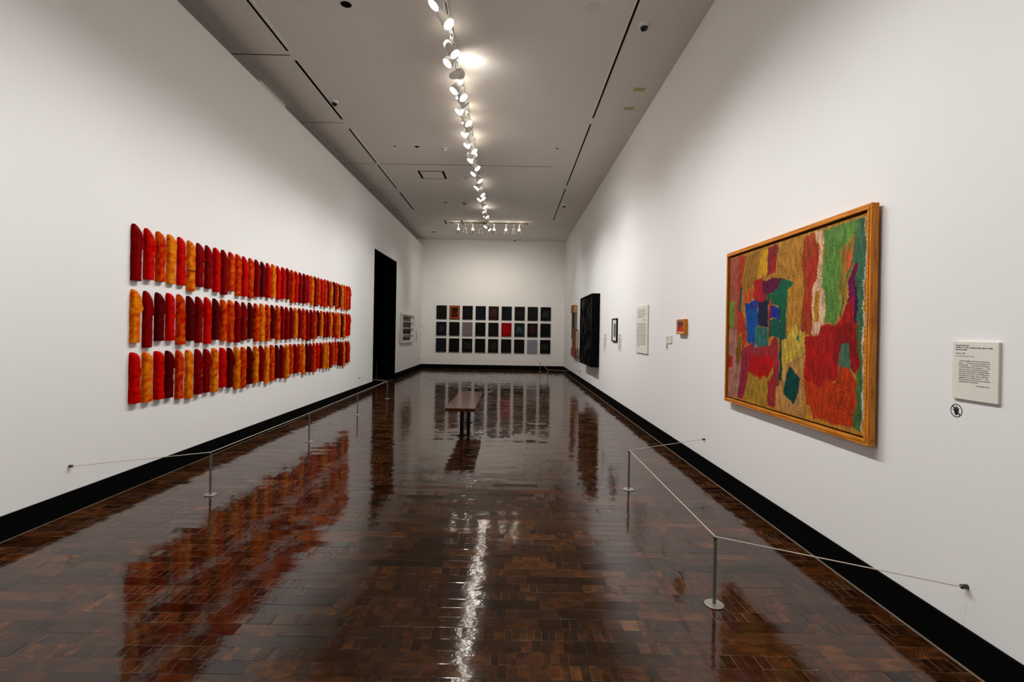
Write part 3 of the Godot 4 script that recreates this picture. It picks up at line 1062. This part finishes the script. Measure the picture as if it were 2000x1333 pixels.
func face(called: String, w: float, h: float, at: Vector3, m: Material, parent: Node3D) -> MeshInstance3D:
	var mb := MB.new()
	mb.box(at, at + Vector3(w, h, 0.003), 0.0)
	# the front quad carries the whole picture
	var mb2 := MB.new()
	mb2.quad(at + Vector3(0, 0, 0.0032), at + Vector3(w, 0, 0.0032), at + Vector3(w, h, 0.0032), at + Vector3(0, h, 0.0032), Vector3(0, 0, 1))
	return part(called, mb2, m, parent)


func lettering(text: String, size_m: float, at: Vector3, m: Material, parent: Node3D, font_name := "Droid Sans", weight := 400, italic := false, align_right := false, line := 0.0) -> void:
	var f := SystemFont.new()
	f.font_names = PackedStringArray([font_name])
	f.font_weight = weight
	f.font_italic = italic
	var tm := TextMesh.new()
	tm.font = f
	tm.font_size = 32
	tm.pixel_size = size_m / 32.0
	tm.depth = 0.0004
	tm.text = text
	tm.curve_step = 2.0
	tm.line_spacing = line
	tm.horizontal_alignment = HORIZONTAL_ALIGNMENT_RIGHT if align_right else HORIZONTAL_ALIGNMENT_LEFT
	tm.vertical_alignment = VERTICAL_ALIGNMENT_TOP
	var o := part_mesh("lettering", tm, m, parent)
	o.position = at


# lines of print too small to read
func print_lines(t: Node3D, x0: float, x1: float, y: float, n: int, pitch: float, th: float, z: float, m: Material, r: RandomNumberGenerator, last := 1.0) -> void:
	var mb := MB.new()
	for k in n:
		var x := x0
		var end := x0 + (x1 - x0) * (last if k == n - 1 else r.randf_range(0.93, 1.0))
		while x < end:
			var w := minf(r.randf_range(1.6, 6.0) * th, end - x)
			mb.box(Vector3(x, y - k * pitch - th * r.randf_range(0.7, 1.0), z), Vector3(x + w, y - k * pitch, z + 0.0003))
			x += w + th * 0.55
	part("print", mb, m, t)


func no_touch(label: String, at: Vector3, turn: Basis, d: float) -> void:
	var t := thing("no_touching_sign", label, "sign", at, turn, "round no touching signs")
	var R := d / 2.0
	var ring := MB.new()
	for s in 40:
		var a0 := TAU * s / 40.0
		var a1 := TAU * (s + 1) / 40.0
		var p := PackedVector2Array([Vector2(cos(a0), sin(a0)) * R, Vector2(cos(a1), sin(a1)) * R, Vector2(cos(a1), sin(a1)) * R * 0.875, Vector2(cos(a0), sin(a0)) * R * 0.875])
		ring.prism(p, 0.0, 0.0006)
	part("ring", ring, M.print_black, t)
	var bar := MB.new()
	var k := R * 0.9 * 0.7071
	var o := R * 0.07
	bar.prism(PackedVector2Array([Vector2(-k - o, k - o), Vector2(-k + o, k + o), Vector2(k + o, -k + o), Vector2(k - o, -k - o)]), 0.0, 0.0006)
	part("slash", bar, M.print_black, t)
	var hand := MB.new()
	hand.prism(PackedVector2Array([Vector2(-0.36, 0.02), Vector2(-0.30, 0.12), Vector2(0.34, 0.12), Vector2(0.36, -0.2), Vector2(0.26, -0.52), Vector2(0.1, -0.68), Vector2(-0.1, -0.68), Vector2(-0.26, -0.5)]).duplicate(), 0.0, 0.0007, Transform3D(Basis.from_scale(Vector3(R, R, 1)), Vector3.ZERO))
	for fg in [[-0.27, -0.34, 0.52, 0.085], [-0.06, -0.08, 0.66, 0.09], [0.13, 0.16, 0.60, 0.088], [0.29, 0.38, 0.42, 0.078]]:
		var bx: float = fg[0]
		var tx: float = fg[1]
		var ty: float = fg[2]
		var w: float = fg[3]
		hand.prism(PackedVector2Array([Vector2(bx - w, 0.05), Vector2(tx - w, ty - 0.05), Vector2(tx - w * 0.5, ty), Vector2(tx + w * 0.5, ty), Vector2(tx + w, ty - 0.05), Vector2(bx + w, 0.05)]), 0.0, 0.0007, Transform3D(Basis.from_scale(Vector3(R, R, 1)), Vector3.ZERO))
	hand.prism(PackedVector2Array([Vector2(-0.32, -0.1), Vector2(-0.66, 0.16), Vector2(-0.62, 0.24), Vector2(-0.54, 0.24), Vector2(-0.3, 0.08), Vector2(-0.1, -0.3), Vector2(-0.26, -0.5)]), 0.0, 0.0007, Transform3D(Basis.from_scale(Vector3(R, R, 1)), Vector3.ZERO))
	part("hand", hand, M.print_black, t)


func build_right_wall() -> void:
	var R := on_right()
	var r := RandomNumberGenerator.new()
	r.seed = 8
	# big colourful painting in an amber frame
	var w := 1.976
	var h := 1.446
	var t := thing("framed_painting", "large colourful abstract painting in an amber wood float frame", "painting", Vector3(XR, 0.906, -4.927), R)
	frame_bars(t, w, h, 0.034, 0.018, 0.064, M.amber_wood, M.amber_wood_upright, 0.004)
	boxed("float_backing", Vector3(0.03, 0.03, 0.019), Vector3(w - 0.03, h - 0.03, 0.026), 0.0, M.canvas_edge, t)
	boxed("hanging_rail", Vector3(0.2, h - 0.2, 0.0), Vector3(w - 0.2, h - 0.14, 0.0185), 0.001, M.wood_brown, t)
	boxed("canvas", Vector3(0.046, 0.047, 0.026), Vector3(w - 0.046, h - 0.047, 0.0475), 0.003, M.canvas_edge, t)
	var pm := mat("thick_paint", srgb(228, 228, 228), 0.55, 0.0, 0.3)
	pm.albedo_texture = tex(abstract_canvas())
	pm.normal_enabled = true
	pm.normal_texture = noise_tex(0.09, 4, 512, null, true, 4.0)
	pm.normal_scale = 0.12
	face("painted_surface", w - 0.092, h - 0.094, Vector3(0.046, 0.047, 0.0448), pm, t)

	# its label and sign
	t = thing("wall_label", "large white wall label with black heading and paragraph right of the colourful painting", "wall label", Vector3(XR, 1.262, -2.4525), R, "wall labels on the right wall")
	boxed("board", Vector3(0, 0, 0), Vector3(0.2315, 0.277, 0.014), 0.001, M.label_board, t)
	var z := 0.0143
	lettering("George Morrison\n(Ojibwe, b. 1919, Chippewa City, MN; d. 2000,\nRed Rock, MN)", 0.0088, Vector3(0.016, 0.264, z), M.print_black, t, "Droid Sans", 700, false, false, 0.0)
	lettering("untitled, 1962", 0.0086, Vector3(0.016, 0.2255, z), M.print_black, t, "Droid Sans", 400, true)
	print_lines(t, 0.016, 0.114, 0.2085, 1, 0.01, 0.003, 0.0141, M.print_grey, r)
	lettering("I went through a period of using thick\npaint. . . . This gave more immediacy to\nthe painting . . . showing the thickness\nand movement of the pigment. . . . This\nwas my version of gestural painting,\nwhat the other abstract expressionists\nlike [Jackson] Pollock and [Willem] de\nKooning were doing. There might be\nsuggestions of subject matter . . . , but\nthe phenomenon of paint was what the\npainting was really about.", 0.0085, Vector3(0.036, 0.190, z), M.print_black, t, "Droid Serif", 400, false, false, -0.5)
	lettering("\u2014George Morrison", 0.0085, Vector3(0.117, 0.076, z), M.print_black, t, "Droid Serif")
	no_touch("round black no touching sign under the large label by the colourful painting", Vector3(XR, 1.2005, -2.4415), R, 0.0655)

	# little painting in a deep amber box
	t = thing("boxed_painting", "tiny red and black painting in a deep amber wooden box", "painting", Vector3(XR, 1.553, -6.417), R)
	w = 0.272
	h = 0.188
	frame_bars(t, w, h, 0.021, 0.0, 0.052, M.amber_wood, M.amber_wood_upright)
	boxed("mount", Vector3(0.02, 0.02, 0.0), Vector3(w - 0.02, h - 0.02, 0.044), 0.0, M.label_board, t)
	var img := Image.create(96, 80, false, Image.FORMAT_RGB8)
	for y in 80:
		for x in 96:
			var n1 := noise.get_noise_2d(x * 0.05 + 40.0, y * 0.07)
			var n2 := noise.get_noise_2d(x * 0.09 + 90.0, y * 0.05 + 17.0)
			var c := srgb(196, 22, 12)
			var yy := y + n1 * 14.0
			if yy < 12.0 or (yy > 23.0 and yy < 34.0):
				c = srgb(26, 14, 30)
			elif yy < 23.0:
				c = srgb(128, 22, 48)
			elif absf(x + n2 * 20.0 - 34.0) < 8.0 and y > 36 and y < 60:
				c = srgb(14, 26, 26)
			elif x + n1 * 12.0 > 84.0 and y > 54:
				c = srgb(6, 62, 58)
			elif n2 > 0.25:
				c = srgb(224, 58, 14)
			img.set_pixel(x, y, c)
	var bm := mat("small_red_paint", Color.WHITE, 0.5)
	bm.albedo_texture = tex(img)
	face("painted_face", w - 0.064, h - 0.060, Vector3(0.032, 0.030, 0.0425), bm, t)
	t = thing("wall_label", "small white label left of the tiny boxed painting", "wall label", Vector3(XR, 1.4245, -6.975), R, "wall labels on the right wall")
	boxed("board", Vector3.ZERO, Vector3(0.24, 0.107, 0.012), 0.001, M.label_board, t)
	print_lines(t, 0.02, 0.06, 0.097, 1, 0.01, 0.005, 0.0121, M.print_black, r)
	print_lines(t, 0.02, 0.20, 0.083, 3, 0.0115, 0.005, 0.0121, M.print_grey, r, 0.5)
	print_lines(t, 0.02, 0.17, 0.044, 2, 0.011, 0.004, 0.0121, M.print_grey, r, 0.6)
	no_touch("round black no touching sign under the small label left of the boxed painting", Vector3(XR, 1.373, -6.945), R, 0.075)

	# text panel
	t = thing("text_panel", "tall white text panel with two paragraphs between the small label and the black frame", "text panel", Vector3(XR, 1.23, -8.585), R)
	boxed("board", Vector3.ZERO, Vector3(0.711, 0.78, 0.022), 0.0015, M.label_board, t)
	print_lines(t, 0.10, 0.60, 0.716, 5, 0.0287, 0.0105, 0.0221, M.print_grey, r, 0.72)
	print_lines(t, 0.38, 0.60, 0.549, 1, 0.03, 0.0095, 0.0221, M.print_grey, r)
	print_lines(t, 0.06, 0.64, 0.486, 13, 0.0280, 0.0110, 0.0221, M.print_grey, r)
	print_lines(t, 0.06, 0.23, 0.120, 1, 0.03, 0.011, 0.0221, M.print_grey, r)

	# labels and small framed print further down
	for lb in [["narrow white text label right of the black framed print", -10.055], ["narrow white text label left of the black framed print", -11.59]]:
		t = thing("wall_label", lb[0], "wall label", Vector3(XR, 1.2, lb[1]), R, "wall labels on the right wall")
		boxed("board", Vector3.ZERO, Vector3(0.285, 0.335, 0.006), 0.001, M.label_board, t)
		print_lines(t, 0.02, 0.25, 0.32, 3, 0.014, 0.007, 0.0061, M.print_grey, r, 0.6)
		print_lines(t, 0.02, 0.26, 0.26, 8, 0.0155, 0.007, 0.0061, M.print_grey, r, 0.5)
		print_lines(t, 0.02, 0.26, 0.125, 7, 0.0155, 0.007, 0.0061, M.print_grey, r, 0.5)
	no_touch("round black no touching sign under the narrow label beside the big dark painting", Vector3(XR, 1.158, -11.52), R, 0.075)
	t = thing("framed_print", "small print with pale mount in a thin black frame", "picture", Vector3(XR, 1.376, -10.60), R)
	frame_bars(t, 0.47, 0.482, 0.022, 0.0, 0.032, M.black_frame, M.black_frame)
	boxed("mount", Vector3(0.02, 0.02, 0.004), Vector3(0.45, 0.462, 0.016), 0.0, M.label_board, t)
	boxed("print", Vector3(0.13, 0.095, 0.016), Vector3(0.345, 0.38, 0.0172), 0.0, mat("slate_ink", srgb(74, 80, 92), 0.6), t)
	var glass := mat("picture_glass", Color(1, 1, 1, 0.02), 0.02, 0.0, 0.22)
	glass.transparency = BaseMaterial3D.TRANSPARENCY_ALPHA
	boxed("glass", Vector3(0.021, 0.021, 0.022), Vector3(0.449, 0.461, 0.0235), 0.0, glass, t)

	# the big dark painting in a deep black box frame
	w = 2.03
	h = 1.81
	t = thing("boxed_dark_painting", "big nearly black painting in a deep black box frame", "painting", Vector3(XR, 0.709, -14.22), R)
	frame_bars(t, w, h, 0.02, 0.0, 0.2, M.black_frame, M.black_frame)
	var di := Image.create(256, 256, false, Image.FORMAT_RGB8)
	for y in 256:
		for x in 256:
			var n1 := noise.get_noise_2d(x * 0.055 + 200.0, y * 0.012)
			var n2 := noise.get_noise_2d(x * 0.10 + 300.0, y * 0.012 + 5.0)
			var k := 3.0 + 12.0 * maxf(0.0, n1) + (60.0 * maxf(0.0, n2 - 0.12) / 0.3 if n1 > -0.05 else 0.0)
			var c := srgb(int(k), int(k * 1.02), int(k * 0.95))
			if x < 70 and y < 90 and n2 > 0.2:
				c = srgb(int(64 + 120 * (n2 - 0.2)), int(52 + 110 * (n2 - 0.2)), int(62 + 110 * (n2 - 0.2)))
			if absf(x - 226.0 + n1 * 5.0) < 3.0 and y > 12 and y < 120 and n2 > -0.2:
				c = srgb(86, 90, 66)
			di.set_pixel(x, y, c)
	var dm := mat("dark_thick_paint", Color.WHITE, 0.6, 0.0, 0.05)
	dm.albedo_texture = tex(di)
	dm.normal_enabled = true
	dm.normal_texture = pm.normal_texture
	dm.normal_scale = 0.3
	boxed("backing", Vector3(0.02, 0.02, 0.0), Vector3(w - 0.02, h - 0.02, 0.17), 0.0, M.canvas_edge, t)
	face("painted_surface", w - 0.04, h - 0.04, Vector3(0.02, 0.02, 0.17), dm, t)

	# wooden wall assemblage: upright posts of several woods, ringed with grooves
	t = thing("wood_assemblage", "tall wall assemblage of slim wooden posts near the end wall", "wall sculpture", Vector3(XR, 0.0, -17.39), R)
	for b in [
			["red_post", 0.0, 0.36, 1.32, 2.43, 0.05, "wood_rust", 0], ["cap_block", 0.46, 1.05, 2.20, 2.455, 0.13, "wood_brown", 0], ["cap_side", 1.055, 1.12, 2.20, 2.44, 0.11, "wood_tan", 0],
			["tan_post", 0.38, 0.54, 1.04, 2.2, 0.07, "wood_tan", 0], ["dark_ringed_post", 0.55, 0.98, 1.66, 2.195, 0.10, "wood_dark", 1], ["pale_post", 0.985, 1.10, 1.66, 2.195, 0.07, "wood_grey", 0],
			["dark_ringed_post", 0.55, 0.92, 1.045, 1.655, 0.09, "wood_dark", 1], ["brown_ringed_post", 0.93, 1.40, 1.04, 1.655, 0.11, "wood_brown", 1], ["pale_post", 1.405, 1.52, 1.04, 1.60, 0.08, "wood_pale", 0],
			["foot_block", 0.20, 0.56, 0.775, 1.035, 0.08, "wood_dark", 0], ["foot_block", 0.57, 1.08, 0.76, 1.035, 0.11, "wood_brown", 0], ["foot_block", 1.09, 1.24, 0.755, 1.03, 0.10, "wood_pale", 0], ["foot_block", 1.25, 1.62, 0.76, 1.03, 0.12, "wood_rust", 0], ["foot_block", 1.625, 1.70, 0.78, 1.03, 0.08, "wood_grey", 0]]:
		var mb := MB.new()
		if b[7] == 0:
			mb.box(Vector3(b[1], b[3], 0.0), Vector3(b[2], b[4], b[5]), 0.006)
		else:
			var y: float = b[3]
			while y < b[4] - 0.01:
				var y2: float = minf(y + 0.036, b[4])
				mb.box(Vector3(b[1], y, 0.0), Vector3(b[2], y2 - 0.006, b[5]), 0.004)
				mb.box(Vector3(b[1] + 0.012, y2 - 0.0065, 0.0), Vector3(b[2] - 0.012, minf(y2 + 0.0005, b[4]), b[5] - 0.014), 0.0)
				y = y2
		part(b[0], mb, M[b[6]], t)


# ---------------------------------------------------------------- far end of the left wall
func build_left_far() -> void:
	var L := on_left()
	var r := RandomNumberGenerator.new()
	r.seed = 12
	var w := 2.02
	var h := 0.99
	var t := thing("shadow_box", "white shadow box frame with four shelves of dark slatted pieces by the doorway", "wall display", Vector3(XL, 1.11, -16.23), L)
	frame_bars(t, w, h, 0.06, 0.0, 0.085, M.trim_white, M.trim_white)
	boxed("backing", Vector3(0.05, 0.05, 0.0), Vector3(w - 0.05, h - 0.05, 0.008), 0.0, M.trim_white, t)
	var pitch := (h - 0.12) / 4.0
	for k in 3:
		boxed("shelf", Vector3(0.06, 0.06 + pitch * (k + 1) - 0.012, 0.008), Vector3(w - 0.06, 0.06 + pitch * (k + 1) + 0.012, 0.08), 0.002, M.trim_white, t)
	for k in 4:
		var y0 := 0.06 + pitch * k + (0.014 if k > 0 else 0.03)
		var y1 := 0.06 + pitch * (k + 1) - (0.03 if k < 3 else 0.06)
		var x := 0.09
		var piece := MB.new()
		while x < 1.52:
			var sw := r.randf_range(0.05, 0.085)
			piece.box(Vector3(x, y0, 0.008), Vector3(x + sw, y1 - r.randf() * 0.01, 0.03 + r.randf() * 0.012), 0.003)
			x += sw + 0.008
		part("slatted_piece", piece, [M.wood_dark, M.black_frame, M.wood_dark, M.black_frame][k], t)
	var gl: Material = M.picture_glass
	boxed("glass", Vector3(0.058, 0.058, 0.0805), Vector3(w - 0.058, h - 0.058, 0.082), 0.0, gl, t)
	for lb in [["narrow white text label between the doorway and the shadow box", -16.02, 0.26], ["narrow white text label right of the shadow box", -18.95, 0.28]]:
		t = thing("wall_label", lb[0], "wall label", Vector3(XL, 1.045, lb[1]), L, "wall labels on the left wall")
		boxed("board", Vector3.ZERO, Vector3(lb[2], 0.49, 0.006), 0.001, M.label_board, t)
		print_lines(t, 0.02, lb[2] - 0.03, 0.475, 3, 0.016, 0.008, 0.0061, M.print_black, r, 0.6)
		print_lines(t, 0.02, lb[2] - 0.02, 0.40, 20, 0.0175, 0.008, 0.0061, M.print_grey, r, 0.5)
	no_touch("round black no touching sign low beside the far left corner", Vector3(XL, 1.403, -19.98), L, 0.08)
	t = thing("wall_sensor", "small dark sensor box above the sign in the far left corner", "sensor", Vector3(XL, 1.63, -20.10), L)
	boxed("case", Vector3(0, 0, 0), Vector3(0.07, 0.11, 0.03), 0.006, M.fitting_plastic, t)
	boxed("display", Vector3(0.012, 0.05, 0.03), Vector3(0.058, 0.1, 0.0315), 0.001, M.lens_black, t)
	t = thing("outlet_cover", "black outlet cover set in the left baseboard", "outlet", Vector3(XL + 0.015, 0.085, -7.12), L)
	boxed("plate", Vector3(0, 0, 0), Vector3(0.12, 0.075, 0.006), 0.002, M.black_frame, t)
	for k in 2:
		boxed("socket", Vector3(0.02 + 0.045 * k, 0.02, 0.006), Vector3(0.055 + 0.045 * k, 0.055, 0.0072), 0.001, M.slot_dark, t)
	# slim grey post standing in the dark doorway
	t = thing("slim_post", "slim grey post standing in the dark doorway", "post", Vector3(-4.08, 0.0, -15.35))
	var mb := MB.new()
	mb.lathe([[0.0, 0.0], [0.05, 0.0], [0.05, 0.006], [0.012, 0.009]], 16)
	part("base", mb, M.anchor_metal, t)
	mb = MB.new()
	mb.lathe([[0.016, 0.008], [0.016, 0.55], [0.0, 0.553]], 12)
	part("pole", mb, M.anchor_metal, t)


# ---------------------------------------------------------------- low rope barriers
func build_barriers() -> void:
	var posts := [
		[-2.728, -4.588, "low grey stanchion nearest the camera on the left"], [-2.71, -6.80, "low grey stanchion second along the left wall"], [-2.716, -8.98, "low grey stanchion third along the left wall"], [-2.721, -11.17, "low grey stanchion last on the left, before the doorway"],
		[1.2, -2.864, "low grey stanchion nearest the camera on the right"], [1.205, -4.951, "low grey stanchion second from the camera on the right"], [1.19, -15.37, "low grey stanchion at the far right, nearer of the two"], [1.2, -19.35, "low grey stanchion close to the end wall"]]
	for p in posts:
		var t := thing("barrier_stanchion", p[2], "stanchion", Vector3(p[0], 0.0005, p[1]), Basis.IDENTITY, "low rope barrier stanchions")
		var mb := MB.new()
		mb.lathe([[0.0, 0.0], [0.053, 0.0], [0.054, 0.002], [0.054, 0.005], [0.0525, 0.0065], [0.0, 0.007]], 32)
		part("base", mb, M.steel_base, t)
		mb = MB.new()
		mb.lathe([[0.0098, 0.006], [0.0098, 0.372]], 16)
		var pole := part("pole", mb, M.steel, t)
		mb = MB.new()
		mb.lathe([[0.0085, 0.370], [0.0105, 0.372], [0.0105, 0.384], [0.009, 0.3862], [0.0, 0.3864]], 16)
		part("cap", mb, M.anchor_metal, pole)
	var y := 0.3917   # the rope lies in the open top of each cap
	var anchors := [
		[Vector3(XL, 0.389, -4.069), 1.0, "dark wall anchor of the cord at the near left"], [Vector3(XL, 0.380, -11.862), 1.0, "dark wall anchor of the cord just before the doorway"], [Vector3(XL, 0.386, -19.482), 1.0, "dark wall anchor of the cord in the far left corner"],
		[Vector3(XR, 0.386, -5.55), -1.0, "dark wall anchor of the cord beyond the colourful painting"], [Vector3(XR, 0.376, -2.367), -1.0, "dark wall anchor of the cord at the near right"], [Vector3(XR, 0.373, -15.244), -1.0, "dark wall anchor of the cord below the big dark painting"]]
	for a in anchors:
		var t := thing("cord_anchor", a[2], "wall anchor", a[0], Basis(Vector3.UP, 0.0), "wall anchors of the barrier cords")
		var mb := MB.new()
		mb.lathe([[0.0, 0.0], [0.011, 0.0], [0.011, 0.028], [0.009, 0.03], [0.0, 0.03]], 20, Transform3D(Basis(Vector3.BACK, -PI / 2.0 * a[1]), Vector3.ZERO))
		part("stud", mb, M.anchor_metal, t)
	var runs := [
		["pale elastic rope along the left wall below the red blades", [Vector3(XL + 0.03, 0.389, -4.069), Vector3(-2.728, y, -4.588), Vector3(-2.71, y, -6.80), Vector3(-2.716, y, -8.98), Vector3(-2.721, y, -11.17), Vector3(XL + 0.03, 0.380, -11.862)]],
		["pale elastic rope in front of the colourful painting", [Vector3(XR - 0.03, 0.376, -2.367), Vector3(1.2, y, -2.864), Vector3(1.205, y, -4.951), Vector3(XR - 0.03, 0.386, -5.55)]],
		["pale elastic rope across the far end of the room", [Vector3(XL + 0.03, 0.386, -19.482), Vector3(1.2, y, -19.35), Vector3(1.19, y, -15.37), Vector3(XR - 0.03, 0.373, -15.244)]]]
	for run in runs:
		var mb := MB.new()
		mb.tube(run[1], 0.0031, 8)
		var o := part("elastic_rope", mb, M.elastic_cord, self)
		o.name = numbered("elastic_rope")
		tag(o, run[0], "rope", "elastic ropes")


func build_bench() -> void:
	var t := thing("bench", "long narrow brown wooden bench on two black pedestals", "bench", Vector3(-0.685, 0, -8.04))
	boxed("seat", Vector3(-0.21, 0.405, -1.0), Vector3(0.21, 0.452, 1.0), 0.006, M.bench_wood, t)
	for s in [[0.66, 0.0], [-0.40, 0.012]]:
		var mb := MB.new()
		mb.box(Vector3(-0.028 + s[1], 0.008, s[0] - 0.028), Vector3(0.028 + s[1], 0.39, s[0] + 0.028), 0.004)
		part("pedestal", mb, M.bench_metal, t)
		boxed("top_plate", Vector3(-0.12, 0.39, s[0] - 0.07), Vector3(0.12, 0.405, s[0] + 0.07), 0.003, M.bench_metal, t)
		var ft := MB.new()
		ft.lathe([[0.0, 0.0012], [0.075, 0.0012], [0.076, 0.007], [0.06, 0.012], [0.0, 0.016]], 24, Transform3D(Basis.IDENTITY, Vector3(s[1], 0, s[0])))
		part("foot", ft, M.bench_metal, t)


# ---------------------------------------------------------------- fittings on the ceiling
func build_ceiling_fittings() -> void:
	var down := Basis(Vector3.RIGHT, PI)
	for d in [[1.532, -5.938, "small white dome camera on the ceiling right of the slot, nearest the camera"], [-2.9, -8.08, "small white dome camera beside the left ceiling slot"], [-2.852, -18.397, "small white dome camera near the far left corner of the ceiling"], [1.503, -14.388, "small white dome camera at the far right of the ceiling"], [0.124, -19.9, "small white dome camera in the middle of the ceiling by the end wall"]]:
		var t := thing("dome_camera", d[2], "security camera", Vector3(d[0], YC, d[1]), down, "dome cameras on the ceiling")
		var mb := MB.new()
		mb.lathe([[0.0, 0.0], [0.062, 0.0], [0.06, 0.02], [0.05, 0.045]], 24)
		var housing := part("housing", mb, M.fitting_white, t)
		mb = MB.new()
		var prof := []
		for k in 9:
			prof.append([0.046 * cos(PI / 2.0 * k / 8.0), 0.044 + 0.042 * sin(PI / 2.0 * k / 8.0)])
		mb.lathe(prof, 20)
		part("dark_dome", mb, M.lens_black, housing, "glossy black dome")
	for d in [[-1.383, -10.105, "white smoke detector on the ceiling before the seam"], [-1.107, -12.003, "white smoke detector right of the square vent"], [-1.376, -14.412, "brassy sprinkler head in the far half of the ceiling"]]:
		var brassy: bool = d[2].begins_with("brassy")
		var t := thing("sprinkler_head" if brassy else "smoke_detector", d[2], "sprinkler" if brassy else "smoke detector", Vector3(d[0], YC, d[1]), down)
		var mb := MB.new()
		mb.lathe([[0.0, 0.0], [0.075, 0.0], [0.072, 0.012], [0.04, 0.016]], 24)
		part("rim", mb, M.brass if brassy else M.fitting_plastic, t)
		mb = MB.new()
		mb.lathe([[0.04, 0.014], [0.038, 0.045], [0.03, 0.06], [0.0, 0.062]], 20)
		part("body", mb, M.brass if brassy else M.fitting_plastic, t)
	for d in [[-1.922, -5.669, 0.062, "black recessed downlight at the near end of the ceiling"], [-1.929, -10.033, 0.05, "black recessed downlight before the seam"], [-1.918, -14.374, 0.05, "black recessed downlight in the far half of the ceiling"], [-2.374, -10.026, 0.03, "small black recessed opening left of the downlight before the seam"], [-2.369, -14.336, 0.03, "small black recessed opening in the far half of the ceiling"], [0.886, -9.997, 0.03, "small black recessed opening on the right of the ceiling"]]:
		var t := thing("recessed_downlight", d[3], "downlight", Vector3(d[0], YC, d[1]), down, "unlit recessed openings")
		var mb := MB.new()
		var R: float = d[2]
		mb.lathe([[R, 0.0], [R + 0.017, 0.0], [R + 0.016, 0.004], [R, 0.005]], 24)
		part("trim_ring", mb, M.ceiling_paint, t)
		mb = MB.new()
		mb.lathe([[0.0, 0.0012], [R, 0.0014]], 24)
		part("dark_opening", mb, M.slot_dark, t)
	for d in [[-2.386, -5.655, 0.07, "round white cover plate at the near left of the ceiling"], [0.869, -5.647, 0.07, "round white cover plate at the near right of the ceiling"], [0.881, -10.573, 0.09, "round grille on the right of the ceiling before the seam"], [0.62, -17.95, 0.10, "round grille on the right of the ceiling by the cross track"]]:
		var t := thing("ceiling_cover_plate", d[3], "cover plate", Vector3(d[0], YC, d[1]), down)
		var mb := MB.new()
		var R: float = d[2]
		mb.lathe([[R * 0.86, 0.006], [R, 0.002], [R, 0.0]].duplicate(), 28)
		mb.lathe([[R, 0.0], [R, 0.005], [R * 0.9, 0.008]], 28)
		part("rim", mb, M.ceiling_paint, t)
		mb = MB.new()
		mb.lathe([[0.0, 0.009], [R * 0.9, 0.0075]].duplicate(), 28)
		part("plate", mb, M.fitting_plastic, t)
	for d in [[-1.895, -11.82, 0.31, "square ceiling vent with a floating white panel left of the track"], [-1.965, -16.96, 0.31, "square ceiling vent with a floating white panel by the cross track"]]:
		var t := thing("ceiling_vent", d[3], "vent", Vector3(d[0], YC, d[1]), down, "square ceiling vents")
		var s: float = d[2]
		for k in [[Vector3(-s - 0.09, 0, -s - 0.09), Vector3(s + 0.09, 0.012, -s)], [Vector3(-s - 0.09, 0, s), Vector3(s + 0.09, 0.012, s + 0.09)], [Vector3(-s - 0.09, 0, -s), Vector3(-s, 0.012, s)], [Vector3(s, 0, -s), Vector3(s + 0.09, 0.012, s)]]:
			boxed("frame", k[0], k[1], 0.003, M.ceiling_paint, t)
		boxed("dark_gap", Vector3(-s, 0.0, -s), Vector3(s, 0.003, s), 0.0, M.slot_dark, t)
		boxed("floating_panel", Vector3(-s + 0.055, 0.004, -s + 0.055), Vector3(s - 0.055, 0.014, s - 0.055), 0.003, M.ceiling_paint, t)
	for d in [[-7.53, "tan patch of tape on the ceiling right of the slot, nearer one"], [-8.17, "tan patch of tape on the ceiling right of the slot, farther one"]]:
		var t := thing("tape_patch", d[1], "tape", Vector3(1.885, YC, d[0]), down, "tape patches on the ceiling")
		boxed("patch", Vector3(-0.085, 0, -0.055), Vector3(0.085, 0.0012, 0.055), 0.0004, M.tape, t)
	for d in [[1.63, -17.22, 0.36, 0.5, "outlined access hatch at the far right of the ceiling"]]:
		var t := thing("access_hatch", d[4], "hatch", Vector3(d[0], YC, d[1]), down)
		boxed("leaf", Vector3(-d[2], 0.0002, -d[3]), Vector3(d[2] * 0.99, 0.005, d[3]), 0.002, M.ceiling_paint, t)
	var t2 := thing("ceiling_duct", "pale boxed duct in the gap above the left partition", "duct", Vector3(-4.2, YC, -7.85), down)
	boxed("casing", Vector3(-0.42, 0, -0.42), Vector3(0.42, 0.04, 0.42), 0.004, M.trim_white, t2)
